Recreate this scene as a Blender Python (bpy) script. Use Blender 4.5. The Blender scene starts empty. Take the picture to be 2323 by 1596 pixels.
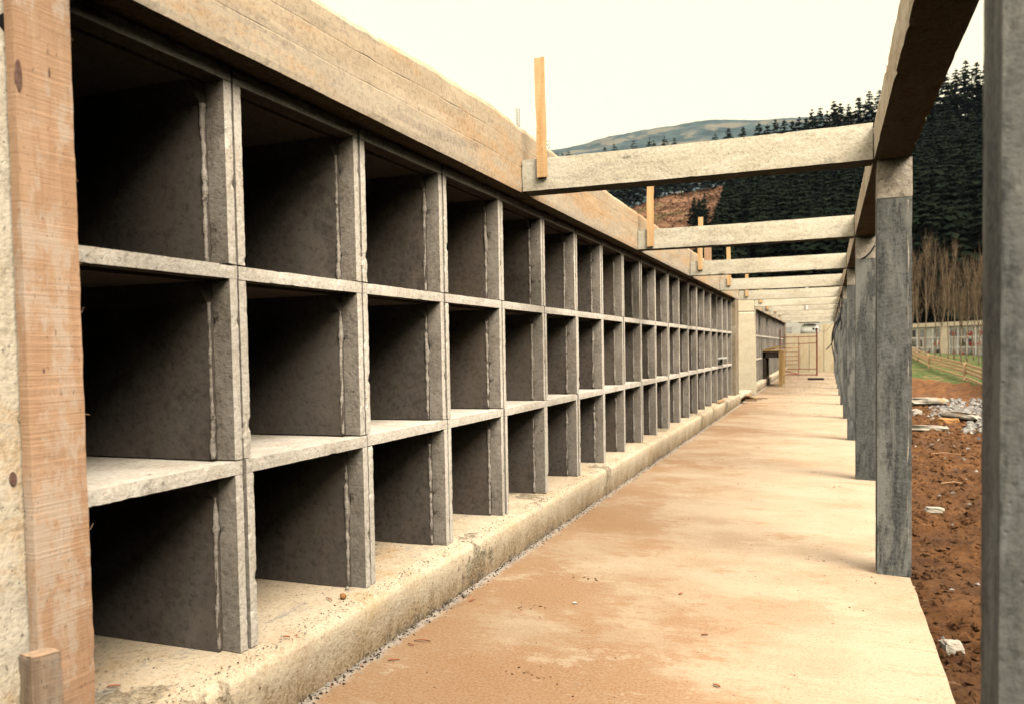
import bpy, math, random
from mathutils import Vector, Matrix, noise
random.seed(11)
PI = math.pi
scene = bpy.context.scene
C = bpy.data.collections.new("place"); scene.collection.children.link(C)

# ------------------------------------------------------------------ camera
YAW, PITCH, ROLL, FOC = math.radians(21.1987), math.radians(2.2682), math.radians(-1.0013), 1850.0
EYE = Vector((0, 0, 1.4))
F_ = Vector((-math.sin(YAW)*math.cos(PITCH), math.cos(YAW)*math.cos(PITCH), -math.sin(PITCH)))
R0 = Vector((math.cos(YAW), math.sin(YAW), 0)); U0 = R0.cross(F_)
R_ = math.cos(ROLL)*R0 + math.sin(ROLL)*U0
U_ = -math.sin(ROLL)*R0 + math.cos(ROLL)*U0
cam = bpy.data.cameras.new("camera"); camo = bpy.data.objects.new("camera", cam); scene.collection.objects.link(camo)
m3 = Matrix((R_, U_, -F_)).transposed()
camo.matrix_world = Matrix.Translation(EYE) @ m3.to_4x4()
cam.sensor_width = 36.0; cam.lens = 36.0*FOC/2323.0
cam.shift_y = (866.6-798.0)/2323.0
cam.clip_start = 0.05; cam.clip_end = 12000
cam.dof.use_dof = True; cam.dof.focus_distance = 5.0; cam.dof.aperture_fstop = 3.5
scene.camera = camo

# ------------------------------------------------------------------ sky and sun
SUN_EL, SUN_AZ = math.radians(48), math.radians(126)      # azimuth clockwise from +y
world = bpy.data.worlds.new("World"); scene.world = world; world.use_nodes = True
nt = world.node_tree; nt.nodes.clear()
sky = nt.nodes.new('ShaderNodeTexSky'); sky.sky_type = 'NISHITA'; sky.sun_disc = False
sky.sun_elevation = SUN_EL; sky.sun_rotation = SUN_AZ; sky.dust_density = 4.0; sky.air_density = 1.5
mixn = nt.nodes.new('ShaderNodeMix'); mixn.data_type = 'RGBA'
mixn.inputs[0].default_value = 0.9                        # thick overcast layer over the clear sky
mixn.inputs[7].default_value = (5.3, 4.75, 3.15, 1)
nt.links.new(sky.outputs[0], mixn.inputs[6])
# overcast dome: even near the horizon, about three times brighter overhead
tc = nt.nodes.new('ShaderNodeTexCoord'); sx = nt.nodes.new('ShaderNodeSeparateXYZ'); nt.links.new(tc.outputs['Generated'], sx.inputs[0])
mr = nt.nodes.new('ShaderNodeMapRange'); mr.interpolation_type = 'SMOOTHSTEP'
for i_, v_ in enumerate((.42, 1.0, 1.0, 1.8)): mr.inputs[1+i_].default_value = v_
nt.links.new(sx.outputs[2], mr.inputs[0])
zt_ = nt.nodes.new('ShaderNodeMapRange'); zt_.inputs[1].default_value = .42; zt_.inputs[2].default_value = .75; nt.links.new(sx.outputs[2], zt_.inputs[0])
zm = nt.nodes.new('ShaderNodeMix'); zm.data_type = 'RGBA'; nt.links.new(zt_.outputs[0], zm.inputs[0]); nt.links.new(mixn.outputs[2], zm.inputs[6]); zm.inputs[7].default_value = (5.5, 4.8, 4.3, 1)
vm = nt.nodes.new('ShaderNodeVectorMath'); vm.operation = 'SCALE'
nt.links.new(zm.outputs[2], vm.inputs[0]); nt.links.new(mr.outputs[0], vm.inputs['Scale'])
bg = nt.nodes.new('ShaderNodeBackground'); bg.inputs[1].default_value = 0.10
nt.links.new(vm.outputs[0], bg.inputs[0])
wo = nt.nodes.new('ShaderNodeOutputWorld'); nt.links.new(bg.outputs[0], wo.inputs[0])
sd = bpy.data.lights.new("sun", 'SUN'); sd.energy = 2.1; sd.angle = math.radians(34); sd.color = (1.0, 0.90, 0.77)
so = bpy.data.objects.new("sun", sd); scene.collection.objects.link(so)
tosun = Vector((math.sin(SUN_AZ)*math.cos(SUN_EL), math.cos(SUN_AZ)*math.cos(SUN_EL), math.sin(SUN_EL)))
so.rotation_euler = tosun.to_track_quat('Z', 'Y').to_euler()
vs = scene.view_settings; vs.view_transform = 'Standard'; vs.look = 'None'; vs.gamma = 1.0; vs.exposure = 1.45
scene.cycles.max_bounces = 4; scene.cycles.diffuse_bounces = 0

# ------------------------------------------------------------------ helpers
def ray(u, v):
    return F_ + R_*((u-1161.5)/FOC) - U_*((v-866.6)/FOC)
def at(u, v, dist):
    """a point of the place seen in direction (u, v), dist metres away over the ground"""
    d = ray(u, v); return EYE + d*(dist/math.hypot(d.x, d.y))
def nz(p, s=1.0, o=0.0):
    return noise.noise(Vector((p[0]*s+o, p[1]*s+o*1.7, p[2]*s-o)))

class MB:
    def __init__(s): s.v = []; s.f = []; s.k = {}
    def vert(s, p, merge=False):
        if merge:
            q = (round(p[0], 5), round(p[1], 5), round(p[2], 5))
            if q in s.k: return s.k[q]
            s.k[q] = len(s.v)
        s.v.append(tuple(p)); return len(s.v)-1
    def face(s, *pts):
        b = len(s.v); s.v += [tuple(p) for p in pts]; s.f.append(tuple(range(b, b+len(pts))))
    def box(s, x0, x1, y0, y1, z0, z1, T=None):
        b = len(s.v)
        P = [Vector((x, y, z)) for z in (z0, z1) for y in (y0, y1) for x in (x0, x1)]
        if T is not None: P = [T @ p for p in P]
        s.v += [tuple(p) for p in P]
        for q in ((0,2,3,1),(4,5,7,6),(0,1,5,4),(2,6,7,3),(0,4,6,2),(1,3,7,5)): s.f.append(tuple(b+i for i in q))
    def rough(s, x0, x1, y0, y1, z0, z1, st=0.06, amp=0.0015, chip=0.006, o=0.0, edge=None, fs=9.0):
        """box cut into cells, its faces uneven and its edges chipped"""
        L = ((x0, x1), (y0, y1), (z0, z1))
        if not isinstance(st, (tuple, list)): st = (st, st, st)
        N = [max(1, min(240, int(round((b-a)/t)))) for (a, b), t in zip(L, st)]
        loc = {}
        def vid(i, j, k):
            key = (i, j, k)
            if key in loc: return loc[key]
            p = [L[0][0]+(x1-x0)*i/N[0], L[1][0]+(y1-y0)*j/N[1], L[2][0]+(z1-z0)*k/N[2]]
            e = [(i in (0, N[0])), (j in (0, N[1])), (k in (0, N[2]))]
            q = Vector(p)
            d = [nz(q, fs, 3.1+o)*amp, nz(q, fs, 7.7+o)*amp, nz(q, fs, 12.3+o)*amp]
            for a in range(3):
                if not e[a]: d[a] = 0
            if sum(e) >= 2 and chip > 0:
                c = abs(nz(q, 31, 5.5+o))*0.45*chip + max(0, nz(q, 17, 9.1+o)-0.36)*3.2*chip + chip*0.10
                for a, idx in enumerate((i, j, k)):
                    if e[a]: d[a] += c if idx == 0 else -c
            r = (p[0]+d[0], p[1]+d[1], p[2]+d[2])
            if edge: r = edge(r, p)
            s.v.append(r); loc[key] = len(s.v)-1
            return loc[key]
        for i in range(N[0]):
            for j in range(N[1]):
                s.f.append((vid(i,j,0), vid(i,j+1,0), vid(i+1,j+1,0), vid(i+1,j,0)))
                s.f.append((vid(i,j,N[2]), vid(i+1,j,N[2]), vid(i+1,j+1,N[2]), vid(i,j+1,N[2])))
        for i in range(N[0]):
            for k in range(N[2]):
                s.f.append((vid(i,0,k), vid(i+1,0,k), vid(i+1,0,k+1), vid(i,0,k+1)))
                s.f.append((vid(i,N[1],k), vid(i,N[1],k+1), vid(i+1,N[1],k+1), vid(i+1,N[1],k)))
        for j in range(N[1]):
            for k in range(N[2]):
                s.f.append((vid(0,j,k), vid(0,j,k+1), vid(0,j+1,k+1), vid(0,j+1,k)))
                s.f.append((vid(N[0],j,k), vid(N[0],j+1,k), vid(N[0],j+1,k+1), vid(N[0],j,k+1)))
    def tube(s, pts, rad, n=6, cap=True):
        pts = [Vector(p) for p in pts]
        if not isinstance(rad, (list, tuple)): rad = [rad]*len(pts)
        rings = []
        for i, p in enumerate(pts):
            t = (pts[min(i+1, len(pts)-1)]-pts[max(i-1, 0)]).normalized()
            a = t.cross(Vector((0, 0, 1)) if abs(t.z) < .9 else Vector((1, 0, 0))).normalized(); b = t.cross(a)
            base = len(s.v)
            for k in range(n):
                an = 2*PI*k/n; s.v.append(tuple(p+(a*math.cos(an)+b*math.sin(an))*rad[i]))
            rings.append(base)
        for q in range(len(rings)-1):
            for k in range(n):
                s.f.append((rings[q]+k, rings[q]+(k+1) % n, rings[q+1]+(k+1) % n, rings[q+1]+k))
        if cap:
            s.f.append(tuple(rings[0]+k for k in range(n))[::-1]); s.f.append(tuple(rings[-1]+k for k in range(n)))
    def mesh(s, name, mat, smooth=False):
        me = bpy.data.meshes.new(name); me.from_pydata(s.v, [], s.f); me.materials.append(mat)
        if smooth: me.shade_smooth()
        me.update(); return me
    def build(s, name, mat, parent=None, smooth=False, loc=None):
        return add(name, s.mesh(name, mat, smooth), parent, loc)
def add(name, me, parent=None, loc=None):
    o = bpy.data.objects.new(name, me); C.objects.link(o)
    if parent: o.parent = parent
    if loc is not None: o.location = loc
    return o
def tag(o, label=None, cat=None, group=None, kind=None):
    if label: o['label'] = label
    if cat: o['category'] = cat
    if group: o['group'] = group
    if kind: o['kind'] = kind
    elif cat: o['kind'] = 'thing'
    return o
def thing(name, label, cat, loc=(0, 0, 0), rz=0, group=None):
    o = bpy.data.objects.new(name, None); C.objects.link(o); o.location = loc; o.rotation_euler = (0, 0, rz)
    o.empty_display_size = .1
    return tag(o, label, cat, group)
ORD = ['first','second','third','fourth','fifth','sixth','seventh','eighth','ninth','tenth','eleventh','twelfth','thirteenth',
       'fourteenth','fifteenth','sixteenth','seventeenth','eighteenth','nineteenth','twentieth','twenty-first','twenty-second','twenty-third']

# ------------------------------------------------------------------ materials
def nodemat(name):
    m = bpy.data.materials.new(name); m.use_nodes = True; n = m.node_tree.nodes; l = m.node_tree.links
    b = n['Principled BSDF']; b.inputs['Roughness'].default_value = .9
    b.inputs['Specular IOR Level'].default_value = .2
    return m, n, l, b
class G:
    """small node-graph writer"""
    def __init__(s, n, l): s.n = n; s.l = l
    def pos(s, scale=(1, 1, 1), off=(0, 0, 0), obj=False):
        if obj:
            g = s.n.new('ShaderNodeTexCoord'); out = g.outputs['Object']
        else:
            g = s.n.new('ShaderNodeNewGeometry'); out = g.outputs['Position']
        m = s.n.new('ShaderNodeMapping'); m.inputs['Scale'].default_value = scale; m.inputs['Location'].default_value = off
        s.l.new(out, m.inputs[0]); return m.outputs[0]
    def noise(s, vec, scale, det=6, rough=.6, dist=0):
        t = s.n.new('ShaderNodeTexNoise'); s.l.new(vec, t.inputs['Vector']); t.inputs['Scale'].default_value = scale
        t.inputs['Detail'].default_value = det; t.inputs['Roughness'].default_value = rough; t.inputs['Distortion'].default_value = dist
        return t.outputs[0]
    def vor(s, vec, scale, feat='F1'):
        t = s.n.new('ShaderNodeTexVoronoi'); s.l.new(vec, t.inputs['Vector']); t.inputs['Scale'].default_value = scale; t.feature = feat
        return t.outputs['Distance']
    def rng(s, x, a, b, c=0., d=1.):
        t = s.n.new('ShaderNodeMapRange'); t.interpolation_type = 'SMOOTHSTEP'; s.l.new(x, t.inputs[0])
        for i, v in enumerate((a, b, c, d)): t.inputs[1+i].default_value = v
        return t.outputs[0]
    def mix(s, f, a, b, mode='MIX'):
        t = s.n.new('ShaderNodeMix'); t.data_type = 'RGBA'; t.blend_type = mode
        for inp, val in ((t.inputs[0], f), (t.inputs[6], a), (t.inputs[7], b)):
            if isinstance(val, (int, float)): inp.default_value = val
            elif isinstance(val, tuple): inp.default_value = (*val, 1)
            else: s.l.new(val, inp)
        return t.outputs[2]
    def math(s, op, a, b=0.):
        t = s.n.new('ShaderNodeMath'); t.operation = op
        for inp, val in ((t.inputs[0], a), (t.inputs[1], b)):
            if isinstance(val, (int, float)): inp.default_value = val
            else: s.l.new(val, inp)
        return t.outputs[0]
    def sep(s, vec):
        t = s.n.new('ShaderNodeSeparateXYZ'); s.l.new(vec, t.inputs[0]); return t.outputs
    def bump(s, h, bsdf, strength=.3, dist=.01):
        t = s.n.new('ShaderNodeBump'); t.inputs['Strength'].default_value = strength; t.inputs['Distance'].default_value = dist
        s.l.new(h, t.inputs['Height']); s.l.new(t.outputs[0], bsdf.inputs['Normal'])

def concrete(name, c1, c2, stain=None, sth=(.55, .7), samt=.6, dark=None, dth=(.6, .75), damt=.6, sc=3., ani=(1, 1, 1), bump=.35, grain=60., pits=True, boards=None, pale=None, spk=.75, low=None):
    m, n, l, b = nodemat(name); g = G(n, l)
    p = g.pos(ani); p1 = g.pos()
    fine = g.noise(p1, grain, 3, .75); med = g.noise(p1, grain*.32, 4, .75)
    fz = g.math('MULTIPLY', g.math('SUBTRACT', med, .5), .22)                    # frays the edges of every patch
    a = g.noise(p, sc, 9, .68, .3); col = g.mix(g.rng(g.math('ADD', a, fz), .38, .62), c1, c2)
    if boards:                                                                   # each formwork board left its own tone
        xyz = g.sep(p1); w = n.new('ShaderNodeTexWhiteNoise'); w.noise_dimensions = '2D'; cb = n.new('ShaderNodeCombineXYZ')
        zr = g.math('FLOOR', g.math('MULTIPLY', g.math('SUBTRACT', xyz[2], boards[0]), 1/boards[1]))
        yr = g.math('FLOOR', g.math('ADD', g.math('MULTIPLY', xyz[1], 1/boards[2]), g.math('MULTIPLY', zr, .37)))
        l.new(zr, cb.inputs[0]); l.new(yr, cb.inputs[1]); l.new(cb.outputs[0], w.inputs['Vector'])
        col = g.mix(g.rng(w.outputs[0], .1, .9, 0, .42), col, boards[3])
    if low: col = g.mix(g.rng(g.math('ADD', g.sep(p1)[2], g.math('MULTIPLY', fz, .15)), low[0], low[1], low[2], 0), col, low[3])
    if pale: col = g.mix(g.math('MULTIPLY', g.rng(g.math('ADD', g.noise(g.pos(ani, (2, 13, 6)), sc*1.7, 8, .7, .5), fz), .54, .64), .6), col, pale)
    if stain:
        col = g.mix(g.math('MULTIPLY', g.rng(g.math('ADD', g.noise(g.pos(ani, (5, 3, 8)), sc*.55, 9, .68, .4), fz), *sth), samt), col, stain)
    if dark:
        col = g.mix(g.math('MULTIPLY', g.rng(g.math('ADD', g.noise(g.pos(ani, (15, 33, 2)), sc*1.3, 10, .72, .6), fz), *dth), damt), col, dark)
    col = g.mix(g.rng(fine, .35, .68, 0, .5), col, tuple(min(.88, x*1.2) for x in c2))
    col = g.mix(g.rng(fine, .47, .30, 0, .45), col, tuple(x*.6 for x in c1))
    sp = g.rng(g.noise(p1, grain*.85, 3, .6), .645, .69)
    col = g.mix(g.math('MULTIPLY', sp, spk), col, tuple(x*.3 for x in c1))
    l.new(col, b.inputs['Base Color'])
    h = g.math('ADD', g.math('MULTIPLY', a, .5), g.math('ADD', g.math('MULTIPLY', fine, .5), g.math('MULTIPLY', med, .8)))
    if pits:
        pit = g.rng(g.vor(p1, 30), .0, .13); h = g.math('ADD', h, g.math('MULTIPLY', pit, .4))
    g.bump(h, b, bump*1.5, .007)
    return m
M_floor = None
def floor_mat():
    m, n, l, b = nodemat('floor_concrete'); g = G(n, l); p = g.pos(); xyz = g.sep(p)
    fine = g.noise(p, 75, 3, .8); med = g.noise(g.pos((.7, 1.5, 1)), 14, 7, .8); mm = g.noise(g.pos((.6, 1.9, 1)), 7, 8, .78)
    fr = g.math('ADD', g.math('MULTIPLY', g.math('SUBTRACT', med, .5), .5), g.math('ADD', g.math('MULTIPLY', g.math('SUBTRACT', fine, .5), .16), g.math('MULTIPLY', g.math('SUBTRACT', mm, .5), .22)))
    c = g.mix(g.rng(g.math('ADD', g.noise(g.pos((.8, 1.2, 1)), 1.6, 8, .65), fr), .34, .66), (.39, .285, .18), (.50, .40, .275))
    left = g.rng(xyz[0], -2.0, .1, .15, -.07); nearb = g.rng(xyz[1], 2.2, 7.5, .10, -.01)
    st = g.math('ADD', g.math('ADD', g.math('ADD', g.noise(g.pos((.75, .95, 1), (2.3, 1.1, 0)), .8, 8, .62, .4), left), nearb), fr)
    c = g.mix(g.math('MULTIPLY', g.rng(st, .48, .78), .62), c, (.36, .185, .075)); c = g.mix(g.math('MULTIPLY', g.rng(st, .60, .635), .45), c, (.28, .125, .042)); c = g.mix(g.math('MULTIPLY', g.rng(st, .46, .42), .35), c, (.53, .455, .34))
    c = g.mix(g.math('MULTIPLY', g.rng(g.math('ADD', g.noise(g.pos((.9, 1.3, 1), (7, 2, 0)), 1.9, 8, .72, .3), fr), .56, .68), .55), c, (.33, .165, .065))
    c = g.mix(g.math('MULTIPLY', g.rng(g.math('ADD', g.noise(g.pos((.8, 1.3, 1), (1, 9, 0)), 3.3, 8, .7), fr), .62, .72), .6), c, (.26, .19, .12))
    c = g.mix(g.math('MULTIPLY', g.rng(g.math('ADD', g.noise(g.pos((1, 1.2, 1), (4, 4, 0)), 1.3, 8, .68), fr), .56, .64), .6), c, (.55, .455, .32))
    # thin trowel lines across the walkway
    tr = g.noise(g.pos((.22, 4.5, 1), (0, 3, 0)), 6.5, 7, .8, .25); c = g.mix(g.math('MULTIPLY', g.rng(tr, .56, .66), .5), c, (.30, .19, .10))
    fy = g.rng(xyz[1], 17, 32); c = g.mix(g.math('MULTIPLY', g.math('MULTIPLY', g.rng(g.math('ADD', g.noise(g.pos((.6, .5, 1), (3, 4, 0)), 2.4, 9, .7), fr), .34, .60), fy), .8), c, (.20, .15, .10))
    sp = g.math('ADD', xyz[0], g.math('MULTIPLY', g.noise(p, 11, 8, .8), .22)); c = g.mix(g.rng(sp, -1.86, -1.80, .85, 0), c, (.50, .475, .42))
    d2 = g.rng(sp, -1.895, -1.875, .85, 0); c = g.mix(d2, c, (.13, .10, .07))
    c = g.mix(g.math('MULTIPLY', g.rng(g.noise(p, 30, 4, .65), .655, .69), .8), c, (.17, .075, .03)); c = g.mix(g.math('MULTIPLY', g.rng(g.math('ADD', g.noise(g.pos((.7, 1.4, 1)), 52, 4, .7), g.math('MULTIPLY', g.math('SUBTRACT', mm, .5), .4)), .60, .66), .6), c, (.24, .12, .05))
    c = g.mix(g.rng(fine, .36, .68, 0, .42), c, (.54, .43, .29)); c = g.mix(g.rng(fine, .47, .32, 0, .42), c, (.25, .14, .06))
    l.new(c, b.inputs['Base Color']); g.bump(g.math('ADD', g.math('MULTIPLY', med, 1.2), g.math('ADD', g.math('MULTIPLY', fine, .45), g.math('MULTIPLY', tr, .8))), b, .4, .006); b.inputs['Roughness'].default_value = .8
    return m
M_floor = floor_mat()
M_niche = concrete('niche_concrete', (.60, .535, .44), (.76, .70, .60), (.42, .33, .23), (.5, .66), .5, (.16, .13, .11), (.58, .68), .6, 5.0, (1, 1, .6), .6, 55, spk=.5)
M_niche_shade = concrete('niche_inner_shade', (.082, .07, .058), (.14, .12, .10), (.125, .085, .055), (.46, .66), .6, (.06, .05, .042), (.52, .72), .5, 1.3, (1, 1, .8), .25, 34, pale=(.20, .175, .145), pits=False, spk=.15)  # same concrete as the fronts, darkened: recess shade painted into the colour
M_rebate_shade = concrete('niche_rebate_shade', (.24, .21, .175), (.36, .32, .27), (.2, .15, .1), (.5, .66), .5, (.09, .08, .07), (.57, .68), .5, 5.0, (1, 1, .8), .5, 55)  # half-dark copy for the reveals, side shade painted in
M_mortar = concrete('mortar', (.27, .24, .20), (.42, .375, .32), None, dark=(.14, .12, .10), dth=(.52, .62), sc=9, bump=.9, grain=40)
M_fascia = concrete('board_formed_concrete', (.47, .355, .23), (.60, .48, .325), (.58, .32, .13), (.46, .60), .7, (.27, .235, .19), (.54, .66), .6, 2.4, (1, .35, 2.2), .22, 45, boards=(2.495, .1433, 2.35, (.56, .47, .34)), pale=(.70, .60, .44), spk=.25, low=(2.60, 2.69, .7, (.47, .42, .335)))
M_beam = concrete('beam_concrete', (.62, .54, .40), (.76, .69, .54), (.36, .31, .24), (.5, .64), .6, (.17, .155, .135), (.58, .70), .65, 3.2, (.6, .6, 2.0), .5, 45, pale=(.84, .78, .64), spk=.35)
M_lbeam = concrete('edge_beam_concrete', (.50, .40, .27), (.62, .53, .39), (.33, .19, .09), (.45, .62), .75, (.10, .065, .04), (.54, .66), .7, 3.0, (2.0, .7, 2.0), .5, 45)
M_col = concrete('column_concrete', (.085, .087, .082), (.16, .163, .15), (.30, .297, .262), (.48, .60), .8, (.032, .034, .038), (.48, .60), .85, 5.0, (1.3, 1.3, .22), .5, 48, pale=(.25, .265, .265), spk=.3)
M_colhead = concrete('column_head_concrete', (.40, .34, .265), (.54, .475, .39), (.32, .26, .19), dark=(.10, .085, .07), dth=(.50, .62), damt=.7, sc=7, bump=.8, grain=40)
M_fin = concrete('end_wall_concrete', (.62, .53, .37), (.72, .64, .47), (.50, .41, .28), (.55, .68), .5, None, sc=1.6, ani=(1, 1, 2), bump=.25)
M_endw = concrete('back_wall_concrete', (.58, .46, .28), (.68, .58, .39), (.55, .36, .17), (.5, .64), .7, None, sc=1.3, ani=(1.6, 1, .6), bump=.25)
M_pil = concrete('stained_wall_concrete', (.30, .255, .18), (.42, .36, .26), (.28, .185, .09), (.4, .58), .7, (.09, .07, .05), (.5, .62), .75, 3.0, (1, 1, .6), .4)
M_nearw = concrete('near_wall_concrete', (.56, .49, .38), (.70, .63, .50), (.60, .38, .18), (.52, .64), .6, (.13, .12, .11), (.57, .66), .75, 5.0, (1, 1, 1.6), .6, 50, boards=(0, .29, 9., (.66, .55, .38)))
def kerb_mat():
    m, n, l, b = nodemat('plinth_concrete'); g = G(n, l); p = g.pos(); xyz = g.sep(p)
    fine = g.noise(p, 55, 3, .75); med = g.noise(p, 17, 5, .75); big = g.noise(p, 2.6, 9, .68, .3); fz = g.math('MULTIPLY', g.math('SUBTRACT', med, .5), .3)
    c = g.mix(g.rng(g.math('ADD', big, fz), .36, .64), (.56, .43, .285), (.68, .575, .41))
    c = g.mix(g.math('MULTIPLY', g.rng(g.math('ADD', g.noise(g.pos((1, 1, 1), (4, 7, 1)), 1.9, 8, .7), fz), .52, .66), .7), c, (.52, .34, .15))
    # exposed aggregate where the face has spalled, grey cement smears on the ledge
    pt = g.rng(g.math('ADD', g.noise(g.pos((1, 1, .5), (2.2, 1.3, 5)), 1.15, 5, .6), g.math('MULTIPLY', fz, .5)), .585, .605)
    ag = g.mix(g.rng(g.noise(p, 42, 3, .7), .42, .6), (.13, .10, .06), (.42, .35, .23)); c = g.mix(g.math('MULTIPLY', pt, .85), c, ag)
    sm = g.rng(g.math('ADD', g.noise(g.pos((1.6, .8, 1), (9, 3, 2)), 3.1, 8, .72, .5), fz), .58, .66)
    top = g.rng(xyz[2], .20, .24); c = g.mix(g.math('MULTIPLY', g.math('MULTIPLY', sm, top), .8), c, (.32, .30, .275))
    # splashed dirt along the foot
    ft = g.math('ADD', g.math('MULTIPLY', g.noise(g.pos((1, 1, .6)), 4.2, 9, .75, .4), .46), g.math('MULTIPLY', xyz[2], -1.15))
    c = g.mix(g.math('MULTIPLY', g.rng(ft, .06, .19), .8), c, (.30, .19, .085)); c = g.mix(g.math('MULTIPLY', g.rng(ft, .19, .25), .9), c, (.075, .055, .035))
    c = g.mix(g.rng(fine, .35, .68, 0, .4), c, (.82, .72, .54)); c = g.mix(g.rng(fine, .46, .30, 0, .5), c, (.24, .17, .10))
    c = g.mix(g.math('MULTIPLY', g.rng(g.noise(p, 46, 3, .6), .65, .69), .8), c, (.09, .06, .04))
    l.new(c, b.inputs['Base Color']); g.bump(g.math('ADD', g.math('ADD', fine, med), g.math('MULTIPLY', g.math('MULTIPLY', pt, fine), 2.)), b, .7, .008)
    return m
M_kerb = kerb_mat()

def wood(name, c1, c2, knot=(.2, .09, .03), ax=2, sc=1., weather=None, saw=True):
    m, n, l, b = nodemat(name); g = G(n, l)
    s = [9., 9., 9.]; s[ax] = .8
    a = g.noise(g.pos(tuple(s)), 2.2*sc, 7, .65, .6)
    col = g.mix(g.rng(a, .3, .7), c1, c2)
    s2 = [.5, .9, 2.]; s2[ax] = 46.
    sw = g.math('MULTIPLY', g.noise(g.pos(tuple(s2)), 2.2, 6, .8), g.rng(g.noise(g.pos((1, 1, .8)), 2.4, 3, .5), .40, .65, .86, 1.05))
    fib = g.noise(g.pos(tuple(q*(2.6 if k_ != ax else 1.5) for k_, q in enumerate(s))), 6, 5, .8); col = g.mix(g.rng(fib, .52, .68, 0, .16), col, tuple(x*.68 for x in c1))
    if saw: col = g.mix(g.rng(sw, .46, .36, 0, .35), col, tuple(x*.66 for x in c1)); col = g.mix(g.rng(sw, .50, .66, 0, .45), col, tuple(min(.9, x*1.35) for x in c2))
    s3 = [3.5, 3.5, 3.5]; s3[ax] = 1.6
    k = g.rng(g.vor(g.pos(tuple(s3), (.3, .7, .2)), 1.5), .03, .09, 1, 0)
    col = g.mix(g.math('MULTIPLY', k, .8), col, knot)
    if weather:
        w = g.rng(g.noise(g.pos((3, 3, 1.4), (4, 1, 2)), 1.9, 9, .78), .48, .58); col = g.mix(g.math('MULTIPLY', w, .7), col, weather)
    col = g.mix(g.math('MULTIPLY', g.rng(g.noise(g.pos((1, 1, .5)), 85, 3, .6), .64, .69), .6), col, tuple(x*.3 for x in c1))
    l.new(col, b.inputs['Base Color'])
    g.bump(g.math('ADD', a, g.math('MULTIPLY', sw, 1.2)), b, .7, .004); b.inputs['Roughness'].default_value = .8
    return m
M_plank = wood('rough_sawn_board', (.50, .30, .175), (.59, .385, .245), weather=(.63, .52, .41))
M_batten = wood('fresh_batten', (.70, .40, .17), (.82, .56, .30), knot=(.5, .2, .05), saw=False)
M_endgr = wood('end_grain', (.48, .30, .17), (.60, .43, .28), saw=False, weather=(.4, .3, .22))
M_stake = wood('weathered_timber', (.22, .155, .11), (.46, .34, .23), weather=(.36, .31, .26))
M_benchw = wood('bench_timber', (.42, .25, .09), (.55, .36, .15), ax=2)
M_darkw = wood('dark_timber', (.035, .024, .018), (.07, .05, .035), ax=1, saw=False)
M_fencew = wood('fence_timber', (.55, .33, .16), (.68, .47, .28), ax=0, saw=False)
def plain(name, col, rough=.7, var=.25, sc=12, metal=0, spec=.3):
    m, n, l, b = nodemat(name); g = G(n, l)
    c = g.mix(g.rng(g.noise(g.pos(), sc, 5, .65), .3, .7), tuple(x*(1-var) for x in col), tuple(min(1, x*(1+var)) for x in col))
    l.new(c, b.inputs['Base Color']); b.inputs['Roughness'].default_value = rough; b.inputs['Metallic'].default_value = metal
    b.inputs['Specular IOR Level'].default_value = spec
    return m
M_red = plain('red_oxide_steel', (.30, .065, .03), .6)
M_rebar = plain('rusty_bar', (.22, .09, .04), .8)
M_cable = plain('black_cable', (.012, .012, .014), .5)
M_black = plain('black_bar', (.012, .011, .011), .7)
M_leaf = plain('dry_red_leaf', (.42, .12, .05), .8)
M_pebble = plain('orange_stone', (.45, .22, .08), .9, .35, 40)
M_white = plain('white_paint', (.78, .78, .70), .6, .06)
M_greyw = plain('grey_render', (.50, .49, .43), .9, .12, 2)
M_window = plain('dark_opening', (.03, .035, .03), .4)
M_cream = plain('cream_render', (.72, .62, .45), .9, .12, .8)
M_plate = plain('grey_slate_plate', (.30, .30, .275), .5, .4, 3)
M_shelfw = plain('white_render_grid', (.88, .85, .76), .85, .06, 2)
M_flower = plain('red_flowers', (.55, .05, .04), .8, .5, 9)
M_leafg = plain('grave_foliage', (.10, .12, .05), .8, .5, 9)
M_bark = plain('conifer_bark', (.035, .028, .022), .95, .3, 3)
M_poplar = plain('bare_poplar_bark', (.21, .165, .105), .9, .3, 2)
M_poptwig = plain('bare_poplar_twigs', (.15, .105, .062), .9, .35, 1.2)
M_weed = plain('dry_weed', (.12, .07, .08), .9)
def foliage(name, c1, c2):
    m, n, l, b = nodemat(name); g = G(n, l)
    col = g.mix(g.rng(g.noise(g.pos(), .7, 5, .7), .3, .7), c1, c2)
    oi = n.new('ShaderNodeObjectInfo')
    l.new(col, b.inputs['Base Color']); b.inputs['Roughness'].default_value = .95; b.inputs['Specular IOR Level'].default_value = .05
    return m
M_con = foliage('conifer_needles', (.003, .006, .0035), (.011, .018, .009))
M_con2 = foliage('ridge_pine_needles', (.016, .028, .022), (.034, .050, .036))
def earth():
    m, n, l, b = nodemat('turned_earth'); g = G(n, l); p = g.pos()
    c = g.mix(g.rng(g.noise(p, 3.5, 9, .72), .3, .7), (.10, .042, .015), (.33, .155, .058))
    c = g.mix(g.rng(g.noise(g.pos((1, 1, 1), (4, 4, 4)), .8, 5, .6), .42, .66, 0, .6), c, (.15, .08, .042))
    c = g.mix(g.rng(g.noise(g.pos((1, 2.4, 1), (9, 1, 2)), 11, 6, .7), .60, .68, 0, .85), c, (.42, .27, .15))
    c = g.mix(g.rng(g.noise(p, 22, 5, .7), .56, .66, 0, .8), c, (.045, .02, .012))
    l.new(c, b.inputs['Base Color']); g.bump(g.noise(p, 22, 8, .8), b, 1.0, .07); b.inputs['Roughness'].default_value = 1
    return m
M_earth = earth()
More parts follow.
